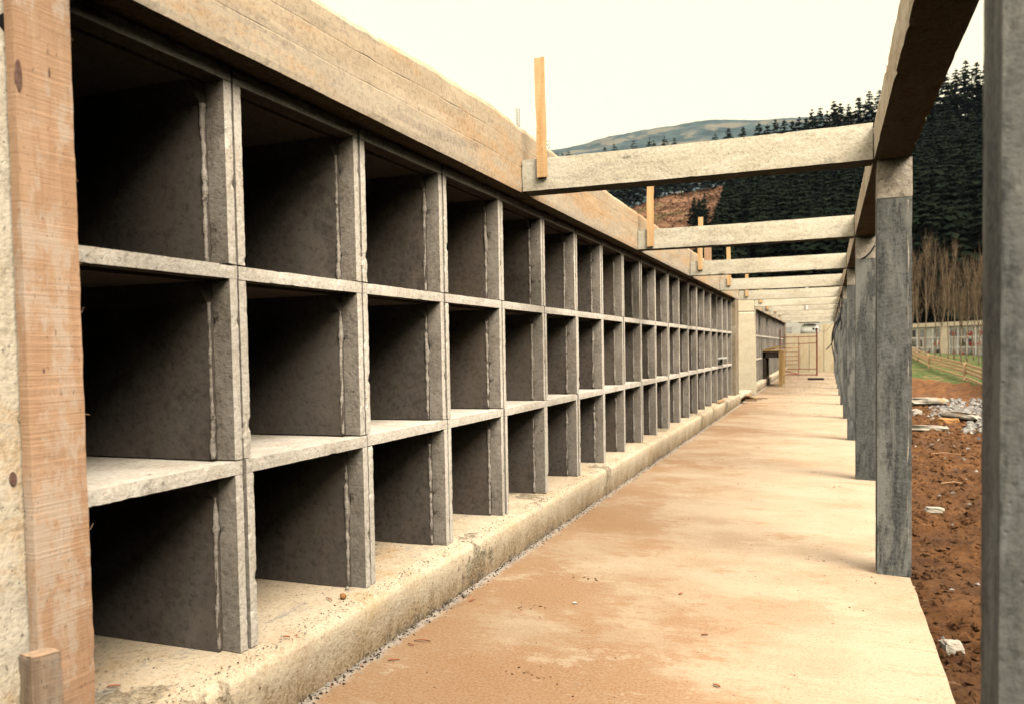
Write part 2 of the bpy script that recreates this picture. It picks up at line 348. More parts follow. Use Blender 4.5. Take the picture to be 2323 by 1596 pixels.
def two(name, c1, c2, sc, c3=None, th=(.5, .6), bump=.4, ani=(1, 1, 1), d=.03):
    m, n, l, b = nodemat(name); g = G(n, l); p = g.pos(ani)
    nn = g.noise(p, sc, 8, .68); c = g.mix(g.rng(nn, .32, .68), c1, c2)
    if c3: c = g.mix(g.rng(g.noise(g.pos(ani, (7, 5, 3)), sc*.4, 7, .66), *th), c, c3)
    l.new(c, b.inputs['Base Color']); g.bump(nn, b, bump, d); b.inputs['Roughness'].default_value = 1
    return m
M_grass = two('grass', (.035, .06, .014), (.085, .12, .03), 2.5, (.20, .13, .06), (.52, .62))
M_rock = two('pale_rock', (.33, .295, .24), (.54, .49, .40), 5, (.50, .32, .17), (.56, .66), 1.0)
M_gravel = two('grey_rubble', (.15, .15, .14), (.38, .36, .32), 6, (.12, .12, .12), (.52, .64), 1.0)
M_base = two('far_ground', (.06, .055, .03), (.10, .085, .045), .3)
M_brownhill = two('cleared_slope', (.115, .055, .032), (.25, .135, .075), .16, (.16, .11, .05), (.5, .62), 1.0, (1, 1, 1), 1.5)
M_forestfloor = two('forest_floor', (.004, .006, .003), (.010, .012, .006), .4)
M_farhill = two('far_hill', (.018, .036, .042), (.055, .085, .085), .03, (.13, .125, .095), (.52, .58), .5, (1, 1, 1.6), 8)  # blue of the distant haze is put into the hill colour

# ------------------------------------------------------------------ dimensions of the gallery
PIT, H, ZN = 0.897, 0.739, 0.262          # niche pitch, niche height, plinth top
XN = -2.09                                 # plane of the niche fronts
Y0 = 2.532-PIT                             # first joint
NB1 = 20; YE1 = Y0+NB1*PIT                 # block one ends
CX, CA, CY, CQ = .256, .205, 1.655, 3.724  # columns
ZB, ZT = 2.495, 2.705

# ------------------------------------------------------------------ floor slab, ground
fl = MB(); fl.rough(-2.03, .465, -3.5, 45.2, -.30, 0, (.16, .16, .1), .0015, .02, edge=None)
tag(fl.build('walkway_floor', M_floor), kind='structure')

def gz(x, y):
    """height of the ground right of the walkway"""
    d = math.hypot(x, y); s = x-.16*y
    z = -.33 - .006*min(d, 25)
    z -= .35*max(0, min(1, (d-20)/12))
    by = 36.5 + 1.6*max(-6, min(8, s*.9-.0))*-1.0        # foot of the cut bank, runs aslant
    t = max(0, min(1, (d-by)/3.0)); z += .42*t*t*(3-2*t)
    z += .75*max(0, min(1, (d-52)/20))
    z += -.06*max(-4, min(6, s))*max(0, min(1, (d-38)/8))
    return z
def ground_sheet():
    mb = MB(); ys = []; y = -3.0
    while y < 120: ys.append(y); y += max(.045, .011*abs(y)) if y > 1.5 else .25
    xs = []; x = .40
    while x < 70: xs.append(x); x += max(.05, .02*x) if x < 5 else .04*x
    # denser rows where the camera looks between the columns
    nx = len(xs)
    for yy in ys:
        for xx in xs:
            p = Vector((xx, yy, 0)); d = math.hypot(xx, yy)
            k = 1 if d < 45 else max(0, 1-(d-45)/10)
            a = .060*noise.fractal(p*3.2, 1.0, 2.0, 5)+.055*abs(noise.noise(p*9))-.05*abs(noise.noise(p*6+Vector((9, 1, 0))))+.022*noise.noise(p*21)
            bankk = math.exp(-((d-38)/3.5)**2)
            a = a*k + bankk*.16*noise.fractal(p*1.3, 1.0, 2.0, 4)
            edge = max(0, min(1, (xx-.42)/.25))
            mb.v.append((xx, yy, gz(xx, yy)+a-(1-edge)*.05))
    for j in range(len(ys)-1):
        for i in range(nx-1):
            b = j*nx+i; mb.f.append((b, b+1, b+nx+1, b+nx))
    me = mb.mesh('ground', M_earth, True); me.materials.append(M_grass)
    for poly in me.polygons:
        c = poly.center; d = math.hypot(c.x, c.y)
        if d > 39.2+1.2*noise.noise(c*.4)-max(-6, min(8, (c.x-.16*c.y)*.9))*1.6: poly.material_index = 1
    tag(add('ground', me), kind='structure')
ground_sheet()
bgm = MB(); S = 1850
bgm.face((-S, -S, -1.6), (S, -S, -1.6), (S, S, -1.6), (-S, S, -1.6))
tag(bgm.build('far_ground', M_base), kind='structure')
yb = MB()
yb.rough(-30, -2.04, -6, 70, -.9, -.06, 1.5, .02, 0)
yb.rough(-2.03, .42, 45.21, 70, -.9, -.04, .5, .03, 0)
tag(yb.build('yard_ground', M_earth), kind='structure')

# ------------------------------------------------------------------ plinth under the niches
def plinth(y0, y1, label):
    mb = MB(); n = int((y1-y0)/.06); prof = [(-4.6, ZN-.002), (-2.60, ZN-.002), (-2.35, ZN-.002), (-2.18, ZN-.001), (-2.10, ZN-.002), (-2.05, ZN-.006), (-2.005, ZN-.012), (-1.982, ZN-.024), (-1.972, ZN-.045), (-1.974, .15), (-1.984, .06), (-1.99, -.05)]
    for j in range(n+1):
        y = y0+(y1-y0)*j/n
        for i, (x, z) in enumerate(prof):
            p = Vector((x, y, z)); a = .006*noise.fractal(p*4, 1, 2, 4); c = 0
            if 5 < i < 10: c = -.010*max(0, noise.noise(Vector((0, y*3.1, 2)))-.1)-.004*abs(noise.noise(p*21))
            mb.v.append((x+(a+c if i > 4 else 0), y, z+(a*.5 if 1 < i < 9 and i != 3 else 0)+(c*.5 if i in (6, 7, 8) else 0)))
    w = len(prof)
    for j in range(n):
        for i in range(w-1):
            b = j*w+i; mb.f.append((b, b+1, b+w+1, b+w))
    mb.f.append(tuple(range(w))); mb.f.append(tuple(n*w+i for i in range(w))[::-1])
    tag(mb.build('plinth', M_kerb, smooth=True), label, 'plinth', 'plinths under the niches')
plinth(.3, 20.32, 'long low stained concrete plinth under the near block of niches')
plinth(24.0, 44.6, 'low concrete plinth under the far block of niches behind the workbench')

# ------------------------------------------------------------------ precast niches
def lit_and_shaded(mb, name):
    me = mb.mesh(name, M_niche); me.materials.append(M_niche_shade); me.materials.append(M_rebate_shade)
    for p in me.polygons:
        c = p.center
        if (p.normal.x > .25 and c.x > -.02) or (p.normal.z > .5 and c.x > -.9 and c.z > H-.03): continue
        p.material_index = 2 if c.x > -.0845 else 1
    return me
def niche_meshes(seed, fine):
    o = seed*3.3; st = .02 if fine else .12; W2 = (PIT-.013)/2; D = -2.3; h = H-.004; ts = .052
    amp, chip = .0010, (.0055 if fine else .004)
    out = []
    for s in (-1, 1):
        mb = MB()
        def yy(a, b): return (a, b) if s > 0 else (-b, -a)
        a, b = yy(W2-.043, W2); mb.rough(-.085, 0, a, b, 0, h-ts, (.03, .022, st), amp, chip, o+s)
        a, b = yy(W2-.064, W2-.002); mb.rough(D, -.0855, a, b, 0, h-ts-.012, (.25, .04, .08), amp, .003, o+s)
        # haunch in the upper corner
        y1, y2, z1, z2 = s*(W2-.0635), s*(W2-.0635-.062), h-ts-.013, h-ts-.013-.075
        n = 24 if fine else 6; ring = []
        for i in range(n+1):
            x = -.09+(D+.09)*i/n; j = .008*noise.noise(Vector((x*12, o, s)))
            base = len(mb.v); mb.v += [(x, y1, z2-j), (x, y1, z1), (x, y2+s*j, z1)]; ring.append(base)
        for i in range(n):
            a_, b_ = ring[i], ring[i+1]
            mb.f.append((a_, b_, b_+2, a_+2))
        mb.f.append((ring[0], ring[0]+1, ring[0]+2))
        out.append(('side_wall', lit_and_shaded(mb, 'side_wall')))
    mb = MB()
    mb.rough(-.085, 0, -W2, W2, h-ts, h, (.03, st, .026), amp, chip*.6, o+5)
    mb.rough(D, -.0855, -W2+.001, W2-.001, h-ts-.012, h-.001, (.2, .12, .07), amp, .002, o+6)
    out.append(('top_slab', lit_and_shaded(mb, 'top_slab')))
    mb = MB(); mb.box(D-.05, D-.001, -W2, W2, 0, h-.002); out.append(('back_panel', mb.mesh('back_panel', M_niche_shade)))
    for s in (-1, 1):
        mb = MB(); n = 40 if fine else 10; pts, rad = [], []
        for i in range(n+1):
            z = .004+(h-ts-.09)*i/n; q = Vector((o, z*9, s))
            lump = .014*max(0, noise.noise(Vector((o*2, z*4, s*3)))-.12)+.005*abs(noise.noise(q*5.7))
            pts.append((-.089+.005*noise.noise(q*1.6), s*(W2-.0585-.2*lump), z)); rad.append(max(.0025, .0055+lump*1.9+.0045*noise.noise(q*2.3)+.002*noise.noise(q*9)))
        mb.tube(pts, rad, 6); out.append(('mortar_bead', mb.mesh('mortar_bead', M_mortar, True)))
    return out
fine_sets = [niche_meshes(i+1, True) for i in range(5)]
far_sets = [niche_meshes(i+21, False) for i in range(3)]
ROW = ['bottom', 'middle', 'top']
def niche(x, y, z, sets, label, k, group):
    t = thing('burial_niche', label, 'niche', (x, y, z), 0, group)
    t.rotation_euler = (random.uniform(-.002, .002), 0, random.uniform(-.004, .004))
    st = sets[k % len(sets)]
    for nm, me in st:
        c = bpy.data.objects.new(nm, me); c.parent = t; C.objects.link(c)
for k in range(NB1):
    for r in range(3):
        lab = 'open grey precast niche, %s row, %s column from the timber board' % (ROW[r], ORD[k])
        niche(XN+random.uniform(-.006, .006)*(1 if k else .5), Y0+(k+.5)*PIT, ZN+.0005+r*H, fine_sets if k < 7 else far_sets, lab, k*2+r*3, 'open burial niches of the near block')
Y2 = 24.55
for k in range(21):
    for r in range(3):
        lab = 'small far niche beyond the pale end wall, %s row, %s column of the far block' % (ROW[r], ORD[k])
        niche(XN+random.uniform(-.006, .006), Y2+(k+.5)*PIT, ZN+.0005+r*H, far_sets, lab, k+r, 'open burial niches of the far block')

# ------------------------------------------------------------------ walls at the block ends
nw = thing('end_wall', 'pale board-marked concrete end wall left of the timber board', 'wall')
mb = MB()
def nearwall_edge(r, p):
    if abs(p[0]+1.997) < 1e-4:
        f = (p[2]*8.3) % 1; g = -.006 if f < .12 else 0
        return (r[0]+g+.003*noise.noise(Vector((0, p[1]*2, math.floor(p[2]*8.3)*3))), r[1], r[2])
    return r
mb.rough(-4.6, -1.997, .5, Y0-.035, ZN+.001, ZB-.004, (.4, .04, .03), .002, .004, 4, nearwall_edge)
mb.build('wall', M_nearw, nw)
w2 = MB(); w2.rough(-4.6, -2.0, YE1+.004, 20.30, ZN+.001, ZB-.004, (.4, .07, .07), .003, .012, 2)
tag(w2.build('end_wall', M_pil), 'dark stained narrow concrete wall closing the near block', 'wall')
w3 = MB()
def fin_edge(r, p):
    if abs(p[1]-23.99) < 1e-4 and abs(p[2]-2.34) < .02: return (r[0], r[1]+.015, r[2])
    return r
w3.rough(-4.6, -1.93, 23.99, Y2-.004, .001, 2.80, (.1, .2, .03), .002, .01, 3, fin_edge)
tag(w3.build('end_wall', M_fin), 'bright cream concrete end wall facing the camera before the far niches', 'wall')
w4 = MB(); w4.rough(-4.6, -2.0, Y2+21*PIT+.004, 44.3, ZN+.001, ZB-.004, .2, .003, .01, 3)
tag(w4.build('end_wall', M_pil), 'concrete wall closing the far end of the far block', 'wall')

# ------------------------------------------------------------------ roofs with board-marked front
def parapet_top(y):
    a = [(-2, 2.86), (2.2, 2.865), (3.2, 2.89), (4.1, 2.94), (4.9, 2.962), (5.6, 2.945), (7, 2.925), (9, 2.915), (60, 2.90)]
    for (p, q), (r, s) in zip(a, a[1:]):
        if p <= y <= r:
            t = (y-p)/(r-p); base = q+(s-q)*t; break
    else: base = 2.9
    return base
def roof(y0, y1, label, pt):
    t = thing('roof', label, 'roof', (0, 0, 0)); mb = MB()
    n = int((y1-y0)/.035)
    zs = [0, .03, .10, .155, .16, .166, .22, .285, .290, .296, .35, .40, .43]       # board joints at .16 and .29
    for j in range(n+1):
        y = y0+(y1-y0)*j/n; top = pt(y)-ZB+.010*noise.fractal(Vector((y*2.2, 1, 1)), 1, 2, 4)+.014*max(0, noise.noise(Vector((y*7, 5, 1))))
        for i, z in enumerate(zs):
            zz = z/.43*top; wob = .003*noise.noise(Vector((y*1.3, z*20, 0)))
            x = -1.990+.004*noise.fractal(Vector((y*2, z*6, 3)), 1, 2, 4)
            if i in (4, 8): x -= .0008+.005*max(0, noise.noise(Vector((y*3.4, i, 0))))
            if i == 0: x -= .004*abs(noise.noise(Vector((y*9, 0, 0))))+.002; 
            if i == len(zs)-1: x -= .012+.01*abs(noise.noise(Vector((y*6, 2, 0))))
            mb.v.append((x, y, ZB+zz+(wob if 0 < i < 12 else 0)))
        mb.v.append((-2.15, y, ZB+top+.006*noise.noise(Vector((y*5, 9, 0)))))
        mb.v.append((-2.155, y, ZB+.25))
    w = len(zs)+2
    for j in range(n):
        for i in range(w-1):
            b = j*w+i; mb.f.append((b, b+w, b+w+1, b+1))
    mb.f.append(tuple(range(w))[::-1]); mb.f.append(tuple(n*w+i for i in range(w)))
    mb.build('fascia', M_fascia, t)
    mb = MB()
    def und(r, p):
        if abs(p[2]-ZB) < 1e-4:
            f = -.004 if (abs(p[0]+2.04) < .012) else 0
            return (r[0], r[1], r[2]-f)
        return r
    mb.rough(-4.7, -1.995, y0+.003, y1-.003, ZB-.001, ZB+.21, (.045, .12, .1), .002, .004, 7, und)
    mb.build('roof_slab', M_lbeam, t)
roof(-1.6, 20.30, 'long concrete roof over the near niches with a board-marked ochre fascia', parapet_top)
roof(24.56, 44.4, 'concrete roof over the far niches beyond the cream end wall', lambda y: 2.90)

# ------------------------------------------------------------------ columns, beams
for j in range(12):
    y = CY+j*CQ
    lab = ('blurred grey concrete column nearest the camera at the right edge' if j == 0 else
           'grey concrete column, %s along the walkway edge counting the blurred one as first' % ORD[j])
    wx = .19; x0_ = (.284, .276, .266)[j] if j < 3 else .262
    t = thing('concrete_column', lab, 'column', (x0_+wx/2, y+wx/2, 0), 0, 'columns along the walkway edge')
    zh = 2.25+random.uniform(-.02, .02); a = wx/2
    st = .035 if j < 4 else .12
    mb = MB()
    def crack(r, p, j=j):
        if j < 3:
            xx, yy, zz = r
            if p[1] < -a+1e-4 and p[0] > a-.05: yy -= .004*max(0, noise.noise(Vector((1, 2, p[2]*7))))
            return (xx, yy, zz)
        return r
    mb.rough(-a, a, -a, a, -.002, zh, st, .0007, .003, j*2.2, crack); mb.build('shaft', M_col, t)
    mb = MB(); mb.rough(-a+.001, a+.002, -a-.002, a, zh, ZB, st, .001, .004, j*2.2+1); mb.build('column_head', M_colhead, t)
    if j == 1:                                  # pale cement run down the outer front arris
        mb = MB(); pts = []; rad = []
        for i in range(60):
            z = zh-.02-i*(zh-.1)/59; wv = .010*noise.noise(Vector((j*5, z*2.6, 0)))
            pts.append((a-.022+wv, -a-.0005, z)); rad.append(max(.0008, .0035+.0055*noise.noise(Vector((z*6, j, 3)))-.0012*i/59))
        mb.tube([(p_[0], p_[1]+.0028, p_[2]) for p_ in pts], rad, 5); mb.build('cement_run', M_mortar, t, True)
for j in range(-1, 11):
    ya = CY+j*CQ+(CA/2); yb_ = CY+(j+1)*CQ+(CA/2)
    if j == 10: yb_ += .1
    where = 'overhead at the right edge, reaching the blurred nearest column' if j < 0 else 'between the %s and %s columns' % (ORD[j], ORD[j+1])
    mb = MB(); st = (.05, .06, .05) if j < 4 else .15
    mb.rough(CX+.002, CX+CA-.002, ya+.002, yb_-.002, ZB+.001, ZT+.004*(j % 3), st, .001, .007, j*1.7)
    tag(mb.build('edge_beam', M_lbeam), 'concrete edge beam %s' % where, 'beam', 'edge beams over the columns')
for j in range(0, 12):
    y = CY+j*CQ
    xl = -1.984 if (j < 6 or j > 6) else -1.925
    sag = random.uniform(-.01, .01)
    def lean(r, p, y=y, sag=sag):
        t = (p[0]+2)/2.25
        return (r[0], r[1], r[2]+.012*math.sin(PI*t)*(-.4)+sag*(1-t)*0+(.006*noise.noise(Vector((p[0]*4, y, 1))) if abs(p[2]-ZT) < .01 else 0))
    mb = MB(); st = (.04, .05, .04) if j < 4 else .12
    mb.rough(xl, CX-.001, y, y+.20, ZB+.003, ZT+.012, st, .0012, .007, j*3.1, lean)
    tag(mb.build('cross_beam', M_beam),
        'pale concrete cross beam spanning the walkway from the roof to the %s column' % ORD[j], 'beam', 'cross beams over the walkway')

# battens nailed to the cross beams
BT = {1: (-1.864, -1.795, 2.578, 3.392), 2: (-1.880, -1.805, 2.52, 3.36), 3: (-1.858, -1.785, 2.578, 3.38), 4: (-1.85, -1.775, 2.585, 3.33),
      5: (-1.84, -1.765, 2.57, 3.16), 6: (-1.80, -1.72, 2.6, 3.0), 7: (-1.86, -1.78, 2.56, 3.05), 8: (-1.82, -1.75, 2.6, 3.1), 9: (-1.85, -1.78, 2.6, 3.1)}
for j, (x0, x1, z0, z1) in BT.items():
    y = CY+j*CQ
    mb = MB()
    def bend(r, p, j=j):
        return (r[0]+.012*noise.noise(Vector((j, p[2]*1.6, 0)))+(.010*(p[2]-z0) if j == 2 else -.012*(p[2]-2.6)*(j == 1)), r[1], r[2])
    mb.rough(x0, x1, y-.030, y-.006, z0, z1, (.035, .024, .05), .001, .003, j, bend)
    o = tag(mb.build('timber_batten', M_batten), 'orange timber batten upright on the cross beam at the %s column' % ORD[j], 'batten', 'battens standing on the cross beams')
mb = MB(); mb.rough(-1.80, -1.69, CY+3*CQ+.206, CY+3*CQ+.23, 2.5, 3.02, .06, .001, .003, 1)
tag(mb.build('timber_board', M_plank), 'short pale board behind the cross beam at the fourth column', 'board')
mb = MB(); mb.rough(-.66, -.58, CY+7*CQ-.03, CY+7*CQ-.004, 2.5, 3.25, .1, .001, .003, 1)
tag(mb.build('timber_batten', M_white), 'thin white upright lath above the beams at mid walkway', 'batten')

# ------------------------------------------------------------------ timber board and stake at the left
mb = MB()
def brd(r, p):
    e = 0
    if p[1] > 1.69: e = .0035*max(0, noise.noise(Vector((0, 0, p[2]*16))))+.003*noise.noise(Vector((0, 3, p[2]*4)))
    return (r[0], r[1]+e, r[2])
mb.rough(-1.984, -1.952, 1.530, 1.702, .001, 3.25, (.014, .02, .02), .0012, .002, 6, brd)
tag(mb.build('timber_board', M_plank), 'tall rough orange sawn board upright against the concrete end wall', 'board')
mb = MB()
for k in range(9):
    z = .35+k*.27+random.uniform(-.1, .1)
    mb.tube([(-1.97, 1.703, z), (-1.965, 1.711+random.uniform(0, .006), z+random.uniform(-.006, .012)), (-1.96, 1.716+random.uniform(0, .01), z+random.uniform(-.01, .02))], [.0012, .001, .0004], 4)
bo = [o for o in C.objects if o.name.startswith('timber_board')][-1]
mb.build('splinters', M_plank, bo)
mb = MB()
def stk(r, p):
    return (r[0]+.004*noise.noise(Vector((p[1]*20, 1, p[2]*3))), r[1]+.003*noise.noise(Vector((p[0]*30, 5, p[2]*3))), r[2]+((.10*p[0]-.05*p[1]+.003*noise.noise(Vector((p[0]*40, p[1]*40, 0)))) if p[2] > .66 else 0))
mb.rough(-.036, .036, -.036, .036, .001, .672, .009, .001, .004, 3, stk)
stake = tag(mb.build('timber_stake', M_stake), 'short weathered square timber stake at the foot of the board', 'stake')
stake.location = (-1.815, 1.425, 0); stake.rotation_euler = (0, 0, math.radians(-16))
mb = MB(); mb.rough(-.034, .034, -.034, .034, .673, .677, .009, .001, .003, 3, stk)
mb.build('end_grain', M_endgr, stake)
def knot(par, u, v, xp, ry, rz_, mat, nm='knot'):
    d = ray(u, v); q = EYE+d*((xp-EYE.x)/d.x); mb = MB(); n = 14
    c = len(mb.v); mb.v.append((xp+.0012, q.y, q.z))
    for i in range(n):
        a = 2*PI*i/n; k = 1+.2*noise.noise(Vector((u, i*.6, 0))); mb.v.append((xp+.0006, q.y+math.cos(a)*ry*k, q.z+math.sin(a)*rz_*k))
    for i in range(n):
        a = 2*PI*i/n; k = 1.05+.2*noise.noise(Vector((u, i*.6, 0))); mb.v.append((xp-.002, q.y+math.cos(a)*ry*k, q.z+math.sin(a)*rz_*k))
    for i in range(n): mb.f.append((c, c+1+i, c+1+(i+1) % n)); mb.f.append((c+1+i, c+1+n+i, c+1+n+(i+1) % n, c+1+(i+1) % n))
    mb.build(nm, mat, par)
M_knot = plain('dark_knot', (.17, .10, .075), .8, .3, 60); M_hole = plain('hole', (.006, .006, .006), .9)
knot(bo, 42, 172, -1.951, .010, .040, M_knot); knot(bo, 112, 165, -1.951, .0025, .012, M_knot); knot(bo, 100, 840, -1.951, .0025, .006, M_knot)
knot(nw, 13, 52, -1.993, .020, .022, M_hole, 'tie_hole'); knot(nw, 30, 1085, -1.993, .010, .018, M_knot, 'patch')

# ------------------------------------------------------------------ workbench by the far block
t = thing('workbench', 'rough dark timber workbench against the far niches', 'workbench', (-1.8, 29.3, 0))
mb = MB(); mb.rough(-.30, .36, -.25, 1.9, 1.19, 1.235, .2, .003, .01); mb.build('bench_top', M_benchw, t)
mb = MB(); mb.box(-.28, .33, -.22, -.17, .98, 1.188); mb.build('apron', M_darkw, t)
for nm, b_ in (('leg', (.245, .36, -.30, -.255, 0, 1.18)), ('leg', (.27, .34, 1.75, 1.86, 0, 1.18)), ('leg', (-.30, -.20, 1.7, 1.8, 0.26, 1.18))):
    mb = MB(); mb.rough(*b_, .2, .002, .005); mb.build(nm, M_benchw, t)
mb = MB(); mb.box(-.31, -.19, -.22, -.10, .262, 1.18); mb.build('leg', M_darkw, t)
mb = MB(); mb.box(.345, .365, -.1, 1.6, .35, 1.17); mb.build('side_panel', M_benchw, t)
mb = MB()
T = Matrix.Translation((-1.25, 29.6, 1.245)) @ Matrix.Rotation(.12, 4, 'Z') @ Matrix.Rotation(-.22, 4, 'Y')
mb.box(-.55, .45, -.1, .1, 0, .03, T)
tag(mb.build('plank', M_fencew), 'loose plank lying tilted across the workbench top', 'plank')
mb = MB()
for q in range(6):
    T = Matrix.Translation((-1.95+.08*q, 29.35+.1*(q % 3), 1.237+.022*q)) @ Matrix.Rotation(random.uniform(-.5, .5), 4, 'Z')
    mb.box(-.16, .16, -.04, .04, 0, .02, T)
tag(mb.build('offcuts', M_benchw), 'small heap of timber offcuts on the workbench', 'offcuts', kind='stuff')

# ------------------------------------------------------------------ red scaffold frame
t = thing('scaffold_frame', 'red steel scaffold ladder frame standing before the back wall', 'scaffold', (-1.26, 39.6, 0))
xl, xm, xr = -.79, 0.0, .79
def tb(nm, a, b, r, rr=6):
    m = MB(); m.tube([a, b], r, rr); m.build(nm, M_red, t)
tb('post', (xl, 0, 0), (xl, 0, 2.12), .024); tb('post', (xr, 0, 0), (xr, 0, 2.10), .038); tb('post', (xm, 0, .02), (xm, 0, 1.74), .018)
tb('top_rail', (xl, 0, 1.75), (xr, 0, 1.77), .022); tb('rail', (xm, 0, 1.45), (xr, 0, 1.47), .02); tb('bottom_rail', (xl, 0, .30), (xr, 0, .30), .02)
tb('bottom_rail', (xl, 0, .06), (xr, 0, .04), .022); tb('brace', (xl, 0, .28), (xm+.1, 0, .03), .02)
tb('ladder_post', (xm+.06, 0, .28), (xm+.06, 0, 1.46), .012)
for k in range(6): tb('rung', (xl, 0, .50+k*.19), (xm, 0, .50+k*.19+.01), .014)
tb('base_plate', (xr-.06, 0, 0.005), (xr+.06, 0, 0.005), .03)
mb = MB(); mb.rough(-.76, -.14, 34.55, 34.72, .002, .085, .1, .004, .02)
tag(mb.build('black_bar', M_black), 'black bar lying on the floor before the red frame', 'bar')

# ------------------------------------------------------------------ back wall and what shows over it
mb = MB()
for (x0, x1, zt) in ((-2.0, -.33, 1.96), (-.33, .6, 2.44)):
    pass
prof = [(-5.0, 2.0), (-2.0, 1.99), (-1.2, 1.96), (-.5, 1.97), (-.36, 1.97), (-.35, 2.42), (-.2, 2.44), (.26, 2.44), (1.2, 2.44)]
v0 = len(mb.v)
for y in (44.62, 44.9):
    for x, z in prof: mb.v.append((x, y, -.05)); mb.v.append((x, y, z))
n2 = len(prof)*2
for i in range(len(prof)-1):
    a = i*2; mb.f.append((a, a+2, a+3, a+1)); b = a+n2; mb.f.append((b, b+1, b+3, b+2)); mb.f.append((a+1, a+3, b+3, b+1))
mb.f.append((0, 1, n2+1, n2)); mb.f.append((n2-2, 2*n2-2, 2*n2-1, n2-1))
bw = tag(mb.build('back_wall', M_endw), 'cream concrete wall closing the far end of the walkway', 'wall')
mb = MB()
for (x, w, z0, z1) in ((-.9, .02, 0, 1.9), (-.2, .02, 0, 2.4)): mb.box(x, x+w, 44.610, 44.618, z0, z1)
mb.build('formwork_seam', M_pil, bw)
mb = MB(); mb.rough(-4, 2.2, 49.5, 49.8, -.1, 2.72, .5, .01, .01); tag(mb.build('yard_wall', M_greyw), 'pale grey wall seen over the back wall', 'wall')
t = thing('water_tank', 'white rounded tank with two dark round openings over the back wall', 'tank', (-.93, 46.6, 1.75))
mb = MB(); pts = []; rad = []
for i in range(13):
    a = -1+2*i/12; pts.append((a*.46, 0, .42)); rad.append(.34*(1-abs(a)**5*.55))
mb.tube(pts, rad, 16); mb.build('shell', M_white, t, True)
for x in (.21, .37):
    mb = MB(); mb.tube([(x, -.335, .47), (x, -.30, .47)], [.065, .07], 12); mb.build('opening', M_window, t)
mb = MB(); mb.box(-.4, .4, -.3, .3, -1.8, .05); mb.build('stand', M_greyw, t)
mb = MB(); mb.box(-1.48, -.42, 46.1, 47.1, 2.56, 2.68); tag(mb.build('dark_board', M_darkw), 'dark board lying over the white tank', 'board')
t = thing('block_stack', 'stack of dark grey hollow blocks over the left of the back wall', 'blocks', (-1.93, 46.0, -.04))
for k in range(11):
    mb = MB(); mb.rough(-.16, .14, -.2, .2, k*.22, k*.22+.17, .15, .006, .02, k); mb.build('block', M_plate, t)

# ------------------------------------------------------------------ cables on the columns
def cable(pts, r, label, grp=None):
    mb = MB(); P = [Vector(p) for p in pts]; out = []
    for i in range(len(P)-1):
        for k in range(6):
            tt = k/6; a = P[max(i-1, 0)]; b = P[i]; c = P[i+1]; d = P[min(i+2, len(P)-1)]
            out.append(.5*((2*b)+(-a+c)*tt+(2*a-5*b+4*c-d)*tt*tt+(-a+3*b-3*c+d)*tt**3))
    out.append(P[-1]); mb.tube(out, r, 6)
    return tag(mb.build('cable', M_cable, smooth=True), label, 'cable', grp)
y2 = CY+2*CQ
cable([(.322, y2-.012, 2.262), (.36, y2-.03, 2.28), (.41, y2-.03, 2.33), (.445, y2-.012, 2.39)], .008, 'thick black cable end curving across the third column')
y5 = CY+5*CQ; y4 = CY+4*CQ
cable([(CX-.005, y4+.02, 2.2), (CX-.03, y4-.02, 2.0), (CX-.05, y4, 1.85), (CX-.10, y4, 1.72)], .014, 'black cable hanging in a fork on the fifth column', 'loose cables on the columns')
cable([(CX-.01, y4+.03, 2.1), (CX-.035, y4-.02, 1.95), (CX-.02, y4-.03, 1.8), (CX-.03, y4-.03, 1.66)], .012, 'short straight black cable end hanging on the fifth column', 'loose cables on the columns')
cable([(CX-.005, y5, 2.0), (CX-.08, y5-.02, 1.9), (CX-.14, y5, 1.75), (CX-.17, y5, 1.55), (CX-.16, y5, 1.3), (CX-.10, y5, 1.02)], .014, 'long black cable curling down from the sixth column', 'loose cables on the columns')
cable([(CX-.02, y5+.05, 1.95), (CX-.13, y5-.02, 1.75), (CX-.15, y5, 1.50), (CX-.20, y5, 1.38), (CX-.30, y5, 1.27)], .013, 'black cable kicking out to the left below the sixth column', 'loose cables on the columns')
cable([(CX-.03, y5+.03, 1.9), (CX-.11, y5-.02, 1.65), (CX-.12, y5, 1.45), (CX-.08, y5, 1.32), (CX-.05, y5, 1.18)], .012, 'black cable hanging straight beside the sixth column', 'loose cables on the columns')
cable([(.2, 40, 2.35), (-.05, 40.4, 2.05), (-.25, 40.6, 2.0), (-.45, 40.8, 2.12)], .008, 'thin dark cable sagging in an arc before the back wall')

# ------------------------------------------------------------------ small things on the floor
def bar(a, b, r, label, mat=M_rebar, nm='steel_bar', grp='loose steel bars'):
    mb = MB(); mb.tube([a, b], r, 6); tag(mb.build(nm, mat), label, 'bar', grp)
bar((-2.0, 22.55, .012), (-1.48, 22.40, .012), .012, 'rusty steel bar on the floor, longest and farthest of three by the plinth end')
bar((-1.98, 21.50, .014), (-1.67, 21.45, .014), .014, 'short dark steel bar on the floor, nearest of three by the plinth end')
bar((-1.95, 22.0, .012), (-1.60, 21.98, .012), .009, 'thin bar between the two rusty bars by the plinth end')
mb = MB(); T = Matrix.Translation((-2.2, 22.2, .12)) @ Matrix.Rotation(.5, 4, 'Z') @ Matrix.Rotation(.28, 4, 'Y')
mb.box(-.5, .42, -.25, .25, 0, .03, T); tag(mb.build('formwork_panel', M_benchw), 'orange plywood panel leaning in the gap between the niche blocks', 'panel')
mb = MB(); mb.rough(-2.35, -1.985, 20.34, 23.96, -.05, .16, .15, .02, .03); tag(mb.build('step', M_kerb), 'concrete strip in the gap between the two plinths', 'step')
mb = MB(); T = Matrix.Translation((-1.985, 20.9, .05)) @ Matrix.Rotation(.35, 4, 'Z') @ Matrix.Rotation(-.25, 4, 'X')
